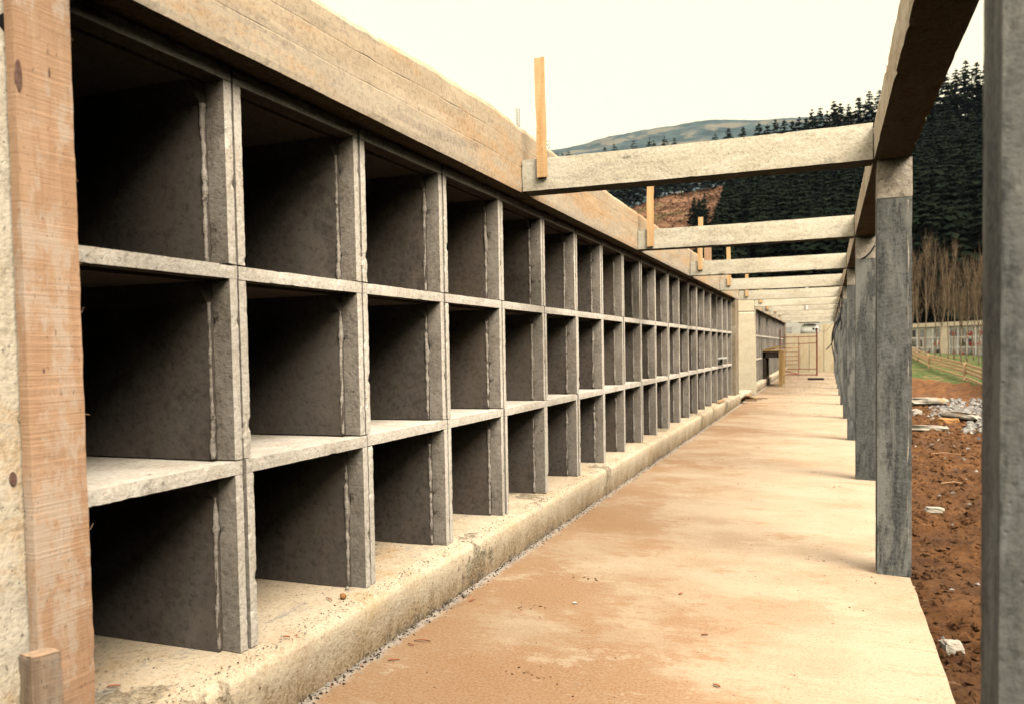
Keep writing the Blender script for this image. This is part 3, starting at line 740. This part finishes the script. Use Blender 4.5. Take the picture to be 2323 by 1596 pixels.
mb.box(-.05, .05, -.6, .9, .0, .03, T); tag(mb.build('plank', M_fencew), 'pale plank leaning on the end of the near plinth', 'plank')
mb = MB(); mb.rough(-2.10, -2.0, 17.05, 17.85, 1.14, 1.17, .1, .002, .004); tag(mb.build('plank', M_white), 'white board laid across a far middle niche opening', 'plank')
mb = MB(); mb.rough(-2.06, -2.0, 16.6, 17.3, ZN+.003, ZN+.05, .1, .002, .004); tag(mb.build('plank', M_fencew), 'short board lying on the plinth near its far end', 'plank')

def leaf(x, y, z, L, w, rz, label, mat=M_leaf, tilt=.15):
    mb = MB(); n = 7; rows = []; L *= .75; w *= .6
    for i in range(n+1):
        t = i/n; ww = w*math.sin(PI*min(1, t*.96+.03))**.8; zc = .25*L*t*(1-t)+.002
        b = len(mb.v)
        for k in (-1, 0, 1): mb.v.append(((t-.5)*L, k*ww, zc+abs(k)*w*.5))
        for k in (-1, 0, 1): mb.v.append(((t-.5)*L, k*ww, zc+abs(k)*w*.5-.0012))
        rows.append(b)
    for a, b in zip(rows, rows[1:]):
        for k in (0, 1): mb.f.append((a+k, b+k, b+k+1, a+k+1)); mb.f.append((a+3+k, a+4+k, b+4+k, b+3+k))
    o = mb.build('dry_leaf', mat, smooth=True, loc=(x, y, z)); o.rotation_euler = (random.uniform(-tilt, tilt), 0, rz)
    tag(o, label, 'leaf', 'dry leaves on the concrete')
leaf(-1.83, 3.46, .003, .11, .009, .2, 'red curled dry leaf on the floor by the plinth, the largest one')
leaf(-1.86, 3.40, .003, .06, .007, -.4, 'small red leaf touching the largest red leaf on the floor')
leaf(-1.84, 3.20, .003, .07, .008, .5, 'pinkish red leaf on the floor below the largest red leaf')
leaf(-1.86, 4.12, .003, .06, .008, 1.2, 'brown leaf on the floor at the plinth foot beside the dark patch')
leaf(-1.30, 4.25, .003, .035, .012, .3, 'tiny white flake alone on the orange floor', M_white)
leaf(-.56, 3.97, .003, .045, .01, .4, 'brown leaf scrap in the middle of the pale floor')
leaf(-.43, 3.38, .003, .05, .013, -.6, 'brown leaf scrap nearest the bottom of the floor')
leaf(-.78, 4.6, .003, .04, .012, .9, 'reddish leaf scrap on the pale floor beyond the middle')
leaf(-2.15, 3.16, ZN+.002, .09, .006, 2.6, 'thin dry red leaf on the plinth beside the orange stone')
leaf(-2.30, 2.08, ZN+.002, .06, .008, .6, 'dark curled leaf on the plinth beside the timber board')
leaf(-2.03, 2.68, ZN+.002, .04, .010, .2, 'orange leaf scrap on the plinth edge')
for i, (x, y, z, r, lab) in enumerate(((-2.10, 3.20, ZN+.012, .015, 'round orange stone on the plinth'), (-2.16, 3.33, ZN+.006, .010, 'small grey crumb behind the orange stone on the plinth'),
        (-1.94, 4.19, .012, .014, 'pale stone in the angle of plinth and floor'))):
    mb = MB(); n = 8
    mb.tube([(0, 0, -r), (0, 0, -r*.6), (0, 0, 0), (0, 0, r*.6), (0, 0, r)], [r*.2, r*.85, r, r*.8, r*.2], 9)
    mb.v = [tuple(Vector(v)*(1+.3*noise.noise(Vector(v)*90+Vector((i*4, 0, 0))))) for v in mb.v]
    tag(mb.build('stone', M_pebble if i == 0 else M_rock, smooth=True, loc=(x, y, z)), lab, 'stone')
mb = MB()                                        # mortar crumbs and grit
def crumb(x, y, z, r):
    b = len(mb.v); q = [Vector((random.uniform(-1, 1), random.uniform(-1, 1), random.uniform(-.2, .8)))*r for _ in range(4)]
    q = [Vector((r, 0, 0)), Vector((-r*.6, r*.8, 0)), Vector((-r*.5, -r*.9, 0)), Vector((0, 0, r*random.uniform(.5, 1)))]
    a = random.uniform(0, 6); R = Matrix.Rotation(a, 3, 'Z')
    for p in q: p = R @ p; mb.v.append((x+p.x, y+p.y, z+p.z))
    for f in ((0, 1, 3), (1, 2, 3), (2, 0, 3)): mb.f.append(tuple(b+i for i in f))
for _ in range(9000):
    y = 1.3+random.random()**1.7*16
    if random.random() < .42:
        x = -1.985+abs(random.gauss(0, .03)); z = .0; r = random.uniform(.002, .009)
    else:
        x = random.uniform(-2.0, -1.98) if random.random() < .1 else -2.0-abs(random.gauss(.05, .17)); z = ZN-.004 if x > -2.3 else ZN-.001; r = random.uniform(.0012, .006)
        if x < -2.5: continue
    crumb(x, y, z, r)
for _ in range(500):
    crumb(random.uniform(-1.9, .4), 1.6+random.random()**1.5*20, 0, random.uniform(.0015, .005))
me = mb.mesh('grit', M_mortar); me.materials.append(M_darkw); me.materials.append(M_leaf)
for i, poly in enumerate(me.polygons): poly.material_index = (1 if (i//3) % 5 < 2 else (2 if (i//3) % 23 == 0 else 0))
tag(add('grit', me), 'mortar grit along the plinth foot and on the plinth', 'grit', kind='stuff')
mb = MB()
for _ in range(900):
    y = 17+random.random()*24; x = random.uniform(-1.9, .2); crumb(x, y, 0, random.uniform(.006, .03)*(1 if y > 24 else .6))
tag(mb.build('rubble', M_pil), 'dark crumbs and dirt strewn on the far floor', 'debris', kind='stuff')

mb = MB(); rn_ = random.Random(77)
def crumb2(x, y, r):
    b = len(mb.v); n = 6; mb.v.append((x, y, r*.7))
    for k in range(n):
        a = 2*PI*k/n; q = r*rn_.uniform(.6, 1.3); mb.v.append((x+math.cos(a)*q, y+math.sin(a)*q, .0005))
    for k in range(n): mb.f.append((b, b+1+k, b+1+(k+1) % n))
for _ in range(26):                               # little clusters trodden onto the slab
    cx_, cy_ = rn_.uniform(-1.7, .3), 2.3+rn_.random()**1.4*16
    for k in range(rn_.randint(3, 16)): crumb2(cx_+rn_.gauss(0, .05), cy_+rn_.gauss(0, .035), rn_.uniform(.002, .009))
for _ in range(260): crumb2(rn_.uniform(-1.85, .42), 1.8+rn_.random()**1.4*20, rn_.uniform(.0015, .006))
tag(mb.build('mud_crumbs', M_earth), 'rust brown mud crumbs scattered over the walkway', 'dirt', kind='stuff')

# dry weeds on the parapet
for (u, v, d, hh, lab) in ((1175, 300, 5.85, .16, 'dry weed stalk on the parapet left of the tallest batten'), (1243, 352, 7.0, .22, 'very thin dry stalk on the parapet right of the tallest batten')):
    p = at(u, v, d); mb = MB(); q = p.copy(); q.z = 2.93
    pts = [q+Vector((.006*noise.noise(Vector((i, d, 0))), 0, hh*i/8)) for i in range(9)]
    mb.tube(pts, [.0022*(1-i/12) for i in range(9)], 4)
    for i in range(2, 9):
        for s in (-1, 1):
            a = pts[i]; mb.tube([a, a+Vector((s*.012, .004, .012)), a+Vector((s*.016, 0, .022))], [.0012, .003, .001], 4)
    tag(mb.build('weed', M_weed), lab, 'weed')

# ------------------------------------------------------------------ rocks and rubble on the right
def rock(p, sx, sy, sz, rz, label, mat, seed, tilt=0., flat=.35):
    mb = MB(); n1, n2 = 16, 10
    for i in range(n2+1):
        ph = PI*i/n2
        for k in range(n1):
            th = 2*PI*k/n1; d = Vector((math.sin(ph)*math.cos(th), math.sin(ph)*math.sin(th), math.cos(ph)))
            s = [math.copysign(abs(c)**.45, c) for c in d]
            q = Vector(s)*(1+.28*noise.noise(d*1.7+Vector((seed, 0, 0)))+.10*noise.noise(d*5+Vector((seed, 2, 0))))
            mb.v.append((q.x*sx, q.y*sy, q.z*sz))
    for i in range(n2):
        for k in range(n1):
            a = i*n1+k; b = i*n1+(k+1) % n1; mb.f.append((a, a+n1, b+n1, b))
    o = mb.build('rock_slab', mat, loc=p); o.rotation_euler = (tilt, 0, rz)
    tag(o, label, 'rock', 'stone slabs on the turned earth')
def gp(u, v):
    """where the line of sight (u, v) meets the ground"""
    d = ray(u, v); t = 2.0
    while t < 200:
        q = EYE+d*t
        if q.z < gz(q.x, q.y): return q
        t += .05
    return EYE+d*30
rock(gp(2098, 921)+Vector((0, 0, .16)), .62, .45, .13, .1, 'large pale slab overhanging a dark gap beside the second column', M_rock, 1, -.12)
rock(gp(2092, 976)+Vector((0, 0, .05)), .42, .22, .06, .05, 'cream flat slab lying nearest beside the second column', M_rock, 7, -.1)
rock(gp(2152, 962)+Vector((0, 0, .06)), .22, .16, .09, .4, 'ochre pointed stone between the flat slab and the grey slab', M_pebble, 9)
rock(gp(2178, 958)+Vector((0, 0, .16)), .50, .20, .08, -.9, 'long tilted pale slab with a black hollow under its end', M_rock, 12, -.25)
rock(gp(2078, 942)+Vector((0, 0, .06)), .14, .14, .11, .3, 'small rounded stone under the large pale slab', M_rock, 15)
rock(gp(2158, 1672 if False else 1478)+Vector((0, 0, .03)), .055, .05, .035, .3, 'pale stone in the earth near the slab corner, nearest one', M_rock, 21)
rock(gp(2120, 1160)+Vector((0, 0, .02)), .09, .05, .03, .1, 'white stone beside the second column half way down the earth', M_rock, 23)
mb = MB()
for _ in range(1500):                             # grey broken rubble behind the slabs
    u = random.uniform(2110, 2290); v = random.uniform(906, 985)
    if v > 948 and u < 2195: continue
    p = gp(u, v) if _ < 500 else None
    if p is None:
        p = Vector((random.uniform(3.0, 8.5), random.uniform(20, 31), 0)); 
        if p.x < .11*p.y: continue
        p.z = gz(p.x, p.y)
    r = random.uniform(.04, .16); b = len(mb.v)
    q = [Vector((random.gauss(0, 1), random.gauss(0, 1), random.gauss(0, .7))).normalized()*r*random.uniform(.6, 1.2) for _ in range(6)]
    q = [Vector((r, 0, 0)), Vector((0, r*.8, 0)), Vector((-r, 0, 0)), Vector((0, -r*.8, 0)), Vector((0, 0, r*.6)), Vector((0, 0, -r*.6))]
    R = Matrix.Rotation(random.uniform(0, 6), 3, 'Z') @ Matrix.Rotation(random.uniform(-.7, .7), 3, 'X')
    for w in q:
        w = R @ (w*random.uniform(.7, 1.3)); mb.v.append((p.x+w.x, p.y+w.y, p.z+w.z+.03))
    for f in ((0, 1, 4), (1, 2, 4), (2, 3, 4), (3, 0, 4), (1, 0, 5), (2, 1, 5), (3, 2, 5), (0, 3, 5)): mb.f.append(tuple(b+i for i in f))
tag(mb.build('broken_rubble', M_gravel), 'grey broken rock spread behind the slabs', 'rubble', kind='stuff')
mb = MB()
for _ in range(15000):                             # clods and small stones in the earth
    y = 1.5+random.random()**1.4*30; x = .5+random.random()*(.8+y*.22)
    p = Vector((x, y, gz(x, y)+.055*noise.fractal(Vector((x, y, 0))*3.2, 1.0, 2.0, 5))); r = random.uniform(.008, .045)*random.uniform(.35, 1)*(1+y*.055); b = len(mb.v)
    q = [Vector((r, 0, 0)), Vector((0, r*.8, 0)), Vector((-r, 0, 0)), Vector((0, -r*.8, 0)), Vector((0, 0, r*.8)), Vector((0, 0, -r*.6))]
    R = Matrix.Rotation(random.uniform(0, 6), 3, 'Z') @ Matrix.Rotation(random.uniform(-.7, .7), 3, 'X')
    for w in q:
        w = R @ (w*random.uniform(.6, 1.3)); mb.v.append((p.x+w.x, p.y+w.y, p.z+w.z))
    for f in ((0, 1, 4), (1, 2, 4), (2, 3, 4), (3, 0, 4), (1, 0, 5), (2, 1, 5), (3, 2, 5), (0, 3, 5)): mb.f.append(tuple(b+i for i in f))
me = mb.mesh('clods', M_earth); me.materials.append(M_rock); me.materials.append(M_gravel)
for i, poly in enumerate(me.polygons):
    k = i//8
    poly.material_index = 1 if k % 97 == 0 else (2 if k % 61 == 0 else 0)
tag(add('clods', me), 'brown clods and small stones on the turned earth', 'soil', kind='stuff')
for (u, v, L, a, lab) in ((2145, 1036, .42, .05, 'thin pale stick on the earth, the farther one'), (2165, 1195 if False else 1105, .3, -.1, 'short pale stick on the earth, the nearer one')):
    p = gp(u, v); mb = MB(); mb.tube([p+Vector((-L/2, 0, .05)), p+Vector((0, .02, .07)), p+Vector((L/2, -.03, .05))], [.005, .007, .004], 5)
    tag(mb.build('stick', M_fencew), lab, 'stick', 'sticks on the earth')

# ------------------------------------------------------------------ timber fence on the bank
def gpt(p): return Vector((p.x, p.y, gz(p.x, p.y)))
f = thing('timber_fence', 'pale timber rail fence running down the grassy bank', 'fence', (0, 0, 0))
posts = []
A = at(2107, 839, 55.); B = at(2188, 869, 43.)
A.z = 0; B.z = 0; dv = (B-A)
for k in range(-5, 5):
    p = A+dv*k; p.z = gz(p.x, p.y)-.02; posts.append(p)
mb_r = None
for i, p in enumerate(posts):
    mb = MB(); mb.box(p.x-.05, p.x+.05, p.y-.05, p.y+.05, p.z-.3, p.z+.86); mb.build('post', M_fencew, f)
for i in range(len(posts)-1):
    a, b = posts[i], posts[i+1]
    for hh, w in ((.76, .055), (.57, .065), (.40, .06), (.14, .05)):
        mb = MB(); d = (b-a); n = Vector((d.y, -d.x, 0)).normalized()*-.07
        P = [a+n+Vector((0, 0, hh-w)), b+n+Vector((0, 0, hh-w+random.uniform(-.03, .03))), b+n+Vector((0, 0, hh+w)), a+n+Vector((0, 0, hh+w))]
        if n.y > 0: n = -n
        Q = [q-n*.35 for q in P]
        bb = len(mb.v); mb.v += [tuple(q) for q in P+Q]
        for q in ((0, 1, 2, 3), (7, 6, 5, 4), (0, 4, 5, 1), (3, 2, 6, 7), (0, 3, 7, 4), (1, 5, 6, 2)): mb.f.append(tuple(bb+i for i in q))
        mb.build('rail', M_fencew, f)

# ------------------------------------------------------------------ old niche building beyond
t = thing('niche_building', 'long white columbarium with three rows of closed niches behind bare trees', 'building')
pA = at(2040, 808, 78); pB = at(2290, 808, 70); pA.z = pB.z = 0
ax = (pB-pA).normalized(); nn = Vector((ax.y, -ax.x, 0)); Lb = (pB-pA).length
if nn.dot(-pA) < 0: nn = -nn
base = Matrix(((ax.x, -nn.x, 0, pA.x), (ax.y, -nn.y, 0, pA.y), (0, 0, 1, -.12), (0, 0, 0, 1)))   # local x along, y away from camera
t.matrix_world = base
def loc(nm, mat, *bx):
    mb = MB(); mb.box(*bx); return mb.build(nm, mat, t)
loc('wall', M_shelfw, -14, Lb+14, .12, 2.6, -1.0, 2.78)
loc('cornice', M_cream, -14.2, Lb+14.2, -.10, 2.7, 2.785, 3.12)
loc('plinth', M_cream, -14.1, Lb+14.1, -.05, .11, -1, .28)
nb = int((Lb+20)/.86); i0 = -10
rnd = random.Random(5)
cnt = 0
for k in range(nb):
    x = i0+k*.86
    if k % 5 == 2:
        loc('pilaster', M_cream, x, x+.80, -.06, .119, .285, 2.78); continue
    for r in range(3):
        z = .36+r*.80
        if not (-2 < x < Lb+1.5): continue
        vis = cnt; cnt += 1
        if vis > 95: continue
        mt = M_plate if rnd.random() < .5 else M_greyw
        pl = loc('niche_plate', mt, x+.09, x+.79, .085, .121, z, z+.64)
        if rnd.random() < .4: 
            mb = MB(); mb.box(x+.16+.3*rnd.random(), x+.42+.2*rnd.random(), .05, .08, z+.05, z+.58); mb.build('inscription', M_window if rnd.random() < .6 else M_shelfw, pl)
        if rnd.random() < .45:
            mb = MB()
            for q in range(14):
                c = Vector((x+.44+rnd.gauss(0, .14), -.03+rnd.random()*.07, z+.22+rnd.gauss(0, .10))); s = .055
                mb.face(c+Vector((-s, 0, -s)), c+Vector((s, .01, -s)), c+Vector((s*.6, -.02, s)), c+Vector((-s, 0, s)))
            mb.build('flowers', M_flower if rnd.random() < .6 else M_leafg, pl)
    loc('niche_divider', M_shelfw, x-.045, x+.045, .02, .118, .285, 2.78) if cnt < 60 and -2 < x < Lb+1.5 else None
for r in range(4): loc('shelf_band', M_shelfw, -14, Lb+14, .04, .117, .285+r*.80-.0, .355+r*.80) if r < 3 else None

# ------------------------------------------------------------------ bare poplars
def poplar(p, h, seed, label):
    rn = random.Random(seed); t = thing('bare_poplar', label, 'tree', p, 0, 'bare poplars before the columbarium')
    mb = MB(); pts = []; rad = []
    for i in range(15):
        s = i/14; pts.append((.25*noise.noise(Vector((seed, s*2.5, 0))), .2*noise.noise(Vector((seed, 9, s*2.5))), h*s)); rad.append(.042*(1-s)**.8+.008)
    mb.tube(pts, rad, 6); mb.build('trunk', M_poplar, t, True)
    mb = MB()
    for b in range(34):
        s = rn.uniform(.36, .98); i = int(s*14); c = Vector(pts[i]); a = rn.uniform(0, 2*PI)
        L = (1-s)*h*.14+rn.uniform(.5, 1.5); out = Vector((math.cos(a), math.sin(a), 0)); q = [c]
        sp = rn.uniform(.10, .24)
        for k in range(1, 6):
            kk = k/5; q.append(c+out*L*sp*(kk**.6)*1.2+Vector((rn.gauss(0, .03), rn.gauss(0, .03), L*kk)))
        mb.tube(q, [.013, .011, .009, .007, .005, .003], 3, False)
        for w in range(5):
            bb = q[rn.randint(1, 5)]; d = Vector((rn.gauss(0, .17), rn.gauss(0, .17), rn.uniform(.3, .9)))
            mb.tube([bb, bb+d*.5, bb+d+Vector((0, 0, .1))], [.0065, .005, .0025], 3, False)
    mb.build('branches', M_poptwig, t)
PU = [(2058, 590), (2070, 600), (2082, 612), (2101, 553), (2120, 566), (2138, 588), (2150, 590), (2165, 566), (2181, 640), (2195, 606), (2210, 620), (2221, 625), (2236, 600), (2252, 610)]
for i, (u, v) in enumerate(PU):
    d = 63+2.5*math.sin(i*2.1); g_ = at(u, 800, d); g_.z = gz(g_.x, g_.y)-.1
    top = at(u, v, d).z
    poplar(g_, top-g_.z, i*3+1, 'slender bare poplar, %s from the left in the row before the columbarium' % ORD[i])

# ------------------------------------------------------------------ hills
def az_of(u):
    d = ray(u, 700); return math.atan2(d.x, d.y)
FR = [(az_of(u), v) for u, v in ((1640, 470), (1660, 392), (1721, 345), (1780, 335), (1842, 318), (1892, 305), (1947, 292), (1995, 280), (2080, 250), (2170, 225), (2230, 212), (2323, 205))]
def interp(tab, x):
    if x <= tab[0][0]: return tab[0][1]
    for (a, b), (c, d) in zip(tab, tab[1:]):
        if x <= c: return b+(d-b)*(x-a)/(c-a)
    return tab[-1][1]
HOR = 778.
def zt(v, d, az):                                # height of something seen at image height v, d metres away
    c = math.cos(az+YAW); return 1.4+(783-12*(az+.1)*1.0-v)/FOC*d*c
RIDGE = [(-1.2, 12, 300), (-.45, 22, 300), (-.30, 40, 300), (az_of(1380), 52, 300), (az_of(1500), 57, 300), (az_of(1625), 60, 300), (az_of(1665), 50, 250), (az_of(1721), 50, 220), (az_of(1842), 54, 220), (az_of(1995), 59, 220), (az_of(2170), 66, 220), (az_of(2323), 72, 220), (.32, 82, 220), (.6, 104, 220), (1.0, 118, 225), (1.7, 118, 230), (2.2, 95, 240), (2.6, 40, 260)]
def gh(u, v, R, tree=0): return 1.4+(787-.0175*(u-1450)-v)*R*math.cos(az_of(u)+YAW)/FOC-tree
RIDGE = [(-1.2, 12, 300), (-.45, 22, 300), (-.30, 40, 300), (az_of(1380), 49, 300), (az_of(1430), 52, 300), (az_of(1500), 56, 300), (az_of(1625), 57.5, 300), (az_of(1665), gh(1665, 300, 250, 17), 250),
         (az_of(1721), gh(1721, 282, 220, 21), 220), (az_of(1842), gh(1842, 262, 220, 21), 220), (az_of(1900), gh(1900, 243, 220, 21), 220), (az_of(1995), gh(1995, 212, 220, 21), 220), (az_of(2170), gh(2170, 160, 220, 21), 220), (az_of(2323), gh(2323, 138, 220, 21), 220),
         (.32, 60, 220), (.6, 90, 220), (1.0, 115, 225), (1.7, 118, 230), (2.2, 95, 240), (2.6, 40, 260)]  # unseen ridge to the right, raised to keep low sky light off the niches
def rid(az, k): return interp([(r[0], r[k]) for r in RIDGE], az)
def hill_z(az, r):
    Hh, Rr = rid(az, 1), rid(az, 2); r0 = 84
    if r < r0: return -1.0
    t = min(1, (r-r0)/(Rr-r0)); z = -1+(Hh+1)*(t**1.12*(1.0) if t < 1 else 1)
    if r > Rr: z = Hh-(r-Rr)*.10
    p = Vector((math.sin(az)*r, math.cos(az)*r, 0))
    return z+1.6*noise.fractal(p*.03, 1, 2, 4)*min(1, (r-r0)/30)+.5*noise.noise(p*.16)
def hill(name, a0, a1, r0, r1, na, nr, mat):
    mb = MB()
    for j in range(nr+1):
        r = r0+(r1-r0)*j/nr
        for i in range(na+1):
            az = a0+(a1-a0)*i/na; mb.v.append((math.sin(az)*r, math.cos(az)*r, hill_z(az, r)))
    for j in range(nr):
        for i in range(na):
            b = j*(na+1)+i; mb.f.append((b, b+1, b+na+2, b+na+1))
    tag(mb.build(name, mat, smooth=True), kind='structure')
AB = az_of(1650)
hill('cleared_hillside', -1.2, AB, 84, 380, 220, 120, M_brownhill)
hill('forest_hillside', AB, 2.6, 84, 330, 260, 50, M_forestfloor)
DH = [(az_of(900), 470), (az_of(1100), 400), (az_of(1255), 352), (az_of(1340), 337), (az_of(1395), 325), (az_of(1450), 316), (az_of(1500), 306), (az_of(1560), 296), (az_of(1610), 291), (az_of(1700), 292), (az_of(1990), 283), (az_of(2323), 290), (.6, 420)]
mb = MB(); na, nr = 260, 60; a0, a1 = az_of(700), .6
for j in range(nr+1):
    s = j/nr; r = 900+s*700
    for i in range(na+1):
        az = a0+(a1-a0)*i/na; top = zt(interp(DH, az), 1600, az)
        p = Vector((math.sin(az)*r, math.cos(az)*r, 0))
        z = top*(math.sin(s*PI/2))**1.1*(1+0*s)+(1-s)*30*noise.fractal(p*.004, 1, 2, 5)+3.5*noise.fractal(p*.02, 1, 2, 4)*1.0-4
        mb.v.append((p.x, p.y, z))
for j in range(nr):
    for i in range(na):
        b = j*(na+1)+i; mb.f.append((b, b+1, b+na+2, b+na+1))
tag(mb.build('distant_hill', M_farhill, smooth=True), kind='structure')

# ------------------------------------------------------------------ conifers
def crown(mb, h, rad, n_wh, n_br, sub, rn, base=.12, off=(0, 0, 0), tw=0.):
    ox, oy, oz = off
    for w in range(n_wh):
        s = base+(1-base)*((w+rn.random()*.6)/n_wh); z = h*s
        rr = rad*((1-s)**.6)*(1 if s > base+.1 else .8)+.10
        for b in range(n_br):
            if rn.random() < .12: continue
            a = rn.uniform(0, 2*PI); L = rr*rn.uniform(.55, 1.22); ca, sa = math.cos(a), math.sin(a); dr = rn.uniform(-.05, .30)*L
            for k in range(sub):
                t0 = k/sub; t1 = min(1, t0+1.5/sub); wd = (.30*L*(1-t0*.75)+.12)*rn.uniform(.7, 1.3); jz = rn.uniform(-.18, .18)*L*.6
                x0, y0, z0 = ca*L*t0, sa*L*t0, z-dr*t0*t0; x1, y1, z1 = ca*L*t1, sa*L*t1, z-dr*t1*t1-rn.uniform(.0, .25)+jz*.3
                sx, sy = -sa*wd, ca*wd
                bb = len(mb.v)
                mb.v += [(ox+x0, oy+y0, oz+z0+.1), (ox+x0*.5+x1*.5+sx, oy+y0*.5+y1*.5+sy, oz+z0-.12*L+jz), (ox+x1, oy+y1, oz+z1), (ox+x0*.5+x1*.5-sx, oy+y0*.5+y1*.5-sy, oz+z0-.12*L-jz)]
                mb.f.append((bb, bb+1, bb+2)); mb.f.append((bb, bb+2, bb+3))
    mb.face((ox-.10, oy, oz+h*.93), (ox+.10, oy, oz+h*.93), (ox, oy, oz+h*1.02))
def conifer(p, h, rad, seed, label, group, mat=M_con, nw=30, nb=9):
    rn = random.Random(seed); t = thing('conifer', label, 'tree', p, 0, group)
    mb = MB(); mb.tube([(0, 0, -1.), (0, 0, h*.5), (0, 0, h*.97)], [h*.014, h*.008, .03], 6); mb.build('trunk', M_bark, t)
    mb = MB(); crown(mb, h, rad, nw, nb, 3, rn); mb.build('crown', mat, t)
SK = [(1652.6, 290, 9), (1685, 287, 10), (1721, 278, 12), (1741, 282, 11), (1758.6, 270, 13), (1779, 270, 12.5), (1797, 272, 12), (1813, 263, 14), (1828, 266, 12), (1842, 247, 15), (1861, 242, 15), (1876, 250, 14), (1892, 227, 17), (1906, 233, 15), (1925, 236, 15), (1947, 218, 17), (1972, 204, 18), (1995, 201, 18),
      (2020, 196, 17), (2045, 188, 17), (2070, 180, 17), (2095, 172, 17), (2120, 165, 17), (2145, 160, 17), (2168, 156, 17), (2190.6, 134, 18), (2215.5, 139, 18), (2240, 134, 17), (2270, 130, 17), (2305, 126, 17)]
for i, (u, v, h) in enumerate(SK):
    d = rid(az_of(u), 2)-3-5*(i % 2); tp = at(u, v, d); az = math.atan2(tp.x, tp.y); g_ = hill_z(az, d); hh = max(9, tp.z-g_)
    conifer(Vector((tp.x, tp.y, tp.z-hh)), hh, min(4.6, hh*.27), 100+i, 'dark conifer on the forest skyline, %s' % (ORD[i]+' from the left' if i < 23 else ('%s right of the near column' % ORD[i-23])), 'conifers along the forest skyline', nw=34, nb=11)
RP = [(1262, 343, 9), (1275, 345, 10), (1290, 340, 10), (1372, 331, 10), (1393, 323, 12), (1437, 317, 12), (1473, 313, 12), (1483, 318, 12), (1507, 308, 12), (1529.6, 311, 12), (1622, 300, 10), (1408, 350, 9), (1455, 352, 9), (1545, 350, 12), (1560, 355, 11), (1578, 350, 12), (1595, 352, 11), (1608, 350, 11), (1635, 352, 11), (1420, 372, 9), (1492, 365, 9), (1515, 352, 9)]
for i, (u, v, h) in enumerate(RP):
    d = 296-4*(i % 3); tp = at(u, v, d); az = math.atan2(tp.x, tp.y); g_ = hill_z(az, d); hh = max(8, tp.z-g_)
    conifer(Vector((tp.x, tp.y, tp.z-hh)), hh, hh*.21, 200+i, 'thin pale pine on the ridge above the cleared slope, %s one' % ('tree number %d from a count of its row' % (i+1) if False else ORD[i]), 'pines on the cleared ridge', M_con2, 26, 9)
for i, (u, v, d) in enumerate(((1574, 447, 190), (1586, 452, 196), (1598, 438, 188), (1640, 446, 176), (1627, 470, 182))):
    tp = at(u, v, d); az = math.atan2(tp.x, tp.y); g_ = hill_z(az, d); hh = min(15, max(9, tp.z-g_))
    lab = ['left of the three conifers standing alone on the cleared slope', 'shortest, middle one of the three conifers alone on the cleared slope', 'tallest of the three conifers alone on the cleared slope',
           'pointed conifer at the left edge of the dark forest', 'low conifer hugging the left edge of the dark forest'][i]
    conifer(Vector((tp.x, tp.y, tp.z-hh)), hh, 2.3, 300+i, lab, 'conifers at the forest edge', M_con, 30, 9)
protos = []
for k in range(4):
    mb = MB(); rn = random.Random(50+k); crown(mb, 14., 3.4, 20, 9, 2, rn, .05); protos.append((mb.v, mb.f))
mbF = MB(); rn = random.Random(9); nF = 0
for i in range(2300):
    az = AB+.012+(.85)*rn.random()**1.35; r = rn.uniform(88, rid(az, 2)-4)
    if az < AB+.03 and r < 150: continue
    if az > az_of(2420) and rn.random() < .5: continue
    z = hill_z(az, r); v, f = protos[i % 4]; a = rn.uniform(0, 6.28); s = rn.uniform(.72, 1.05)*(.86 if r > rid(az, 2)-22 else 1); ca, sa = math.cos(a)*s, math.sin(a)*s; ox, oy = math.sin(az)*r, math.cos(az)*r
    b = len(mbF.v); mbF.v += [(ox+x*ca-y*sa, oy+x*sa+y*ca, z-.4+q*s*1.02) for x, y, q in v]; mbF.f += [tuple(b+i_ for i_ in t_) for t_ in f]
    nF += 1
    if nF > 1500: break
for i in range(150):                               # ragged left edge of the wood
    r = rn.uniform(92, 215); az = AB+.012-(.006+.045*(1-(r-92)/130))*rn.random()**1.6
    z = hill_z(az, r); v, f = protos[i % 4]; a = rn.uniform(0, 6.28); s = rn.uniform(.5, .95); ca, sa = math.cos(a)*s, math.sin(a)*s; ox, oy = math.sin(az)*r, math.cos(az)*r
    b = len(mbF.v); mbF.v += [(ox+x*ca-y*sa, oy+x*sa+y*ca, z-.4+q*s*1.02) for x, y, q in v]; mbF.f += [tuple(b+i_ for i_ in t_) for t_ in f]
tag(mbF.build('conifer_forest', M_con), 'dense dark conifer forest covering the hillside', 'forest', kind='stuff')
mb = MB(); rn = random.Random(3)                  # cut brush on the cleared slope
for _ in range(9000):
    az = rn.uniform(az_of(1330), AB+.01); r = rn.uniform(100, 300); z = hill_z(az, r); x, y = math.sin(az)*r, math.cos(az)*r; s = rn.uniform(.25, .9); a = rn.uniform(0, 3.14)
    mb.face((x-s*math.cos(a), y-s*math.sin(a), z-.1), (x+s*math.cos(a), y+s*math.sin(a), z-.1), (x+rn.gauss(0, .3), y, z+s*.8))
tag(mb.build('brush', M_brownhill), 'cut brush scattered over the cleared slope', 'brush', kind='stuff')

# ------------------------------------------------------------------ air
hz = MB(); hz.box(-1900, 1900, -1900, 1900, -2.6, 420)
hm = bpy.data.materials.new('haze'); hm.use_nodes = True; n = hm.node_tree.nodes; n.clear()
pv = n.new('ShaderNodeVolumePrincipled'); pv.inputs['Density'].default_value = .00005; pv.inputs['Color'].default_value = (.60, .74, .92, 1)
ou = n.new('ShaderNodeOutputMaterial'); hm.node_tree.links.new(pv.outputs[0], ou.inputs['Volume'])
hob = hz.build('haze', hm); tag(hob, 'thin bluish air haze over the far hills', kind='stuff')
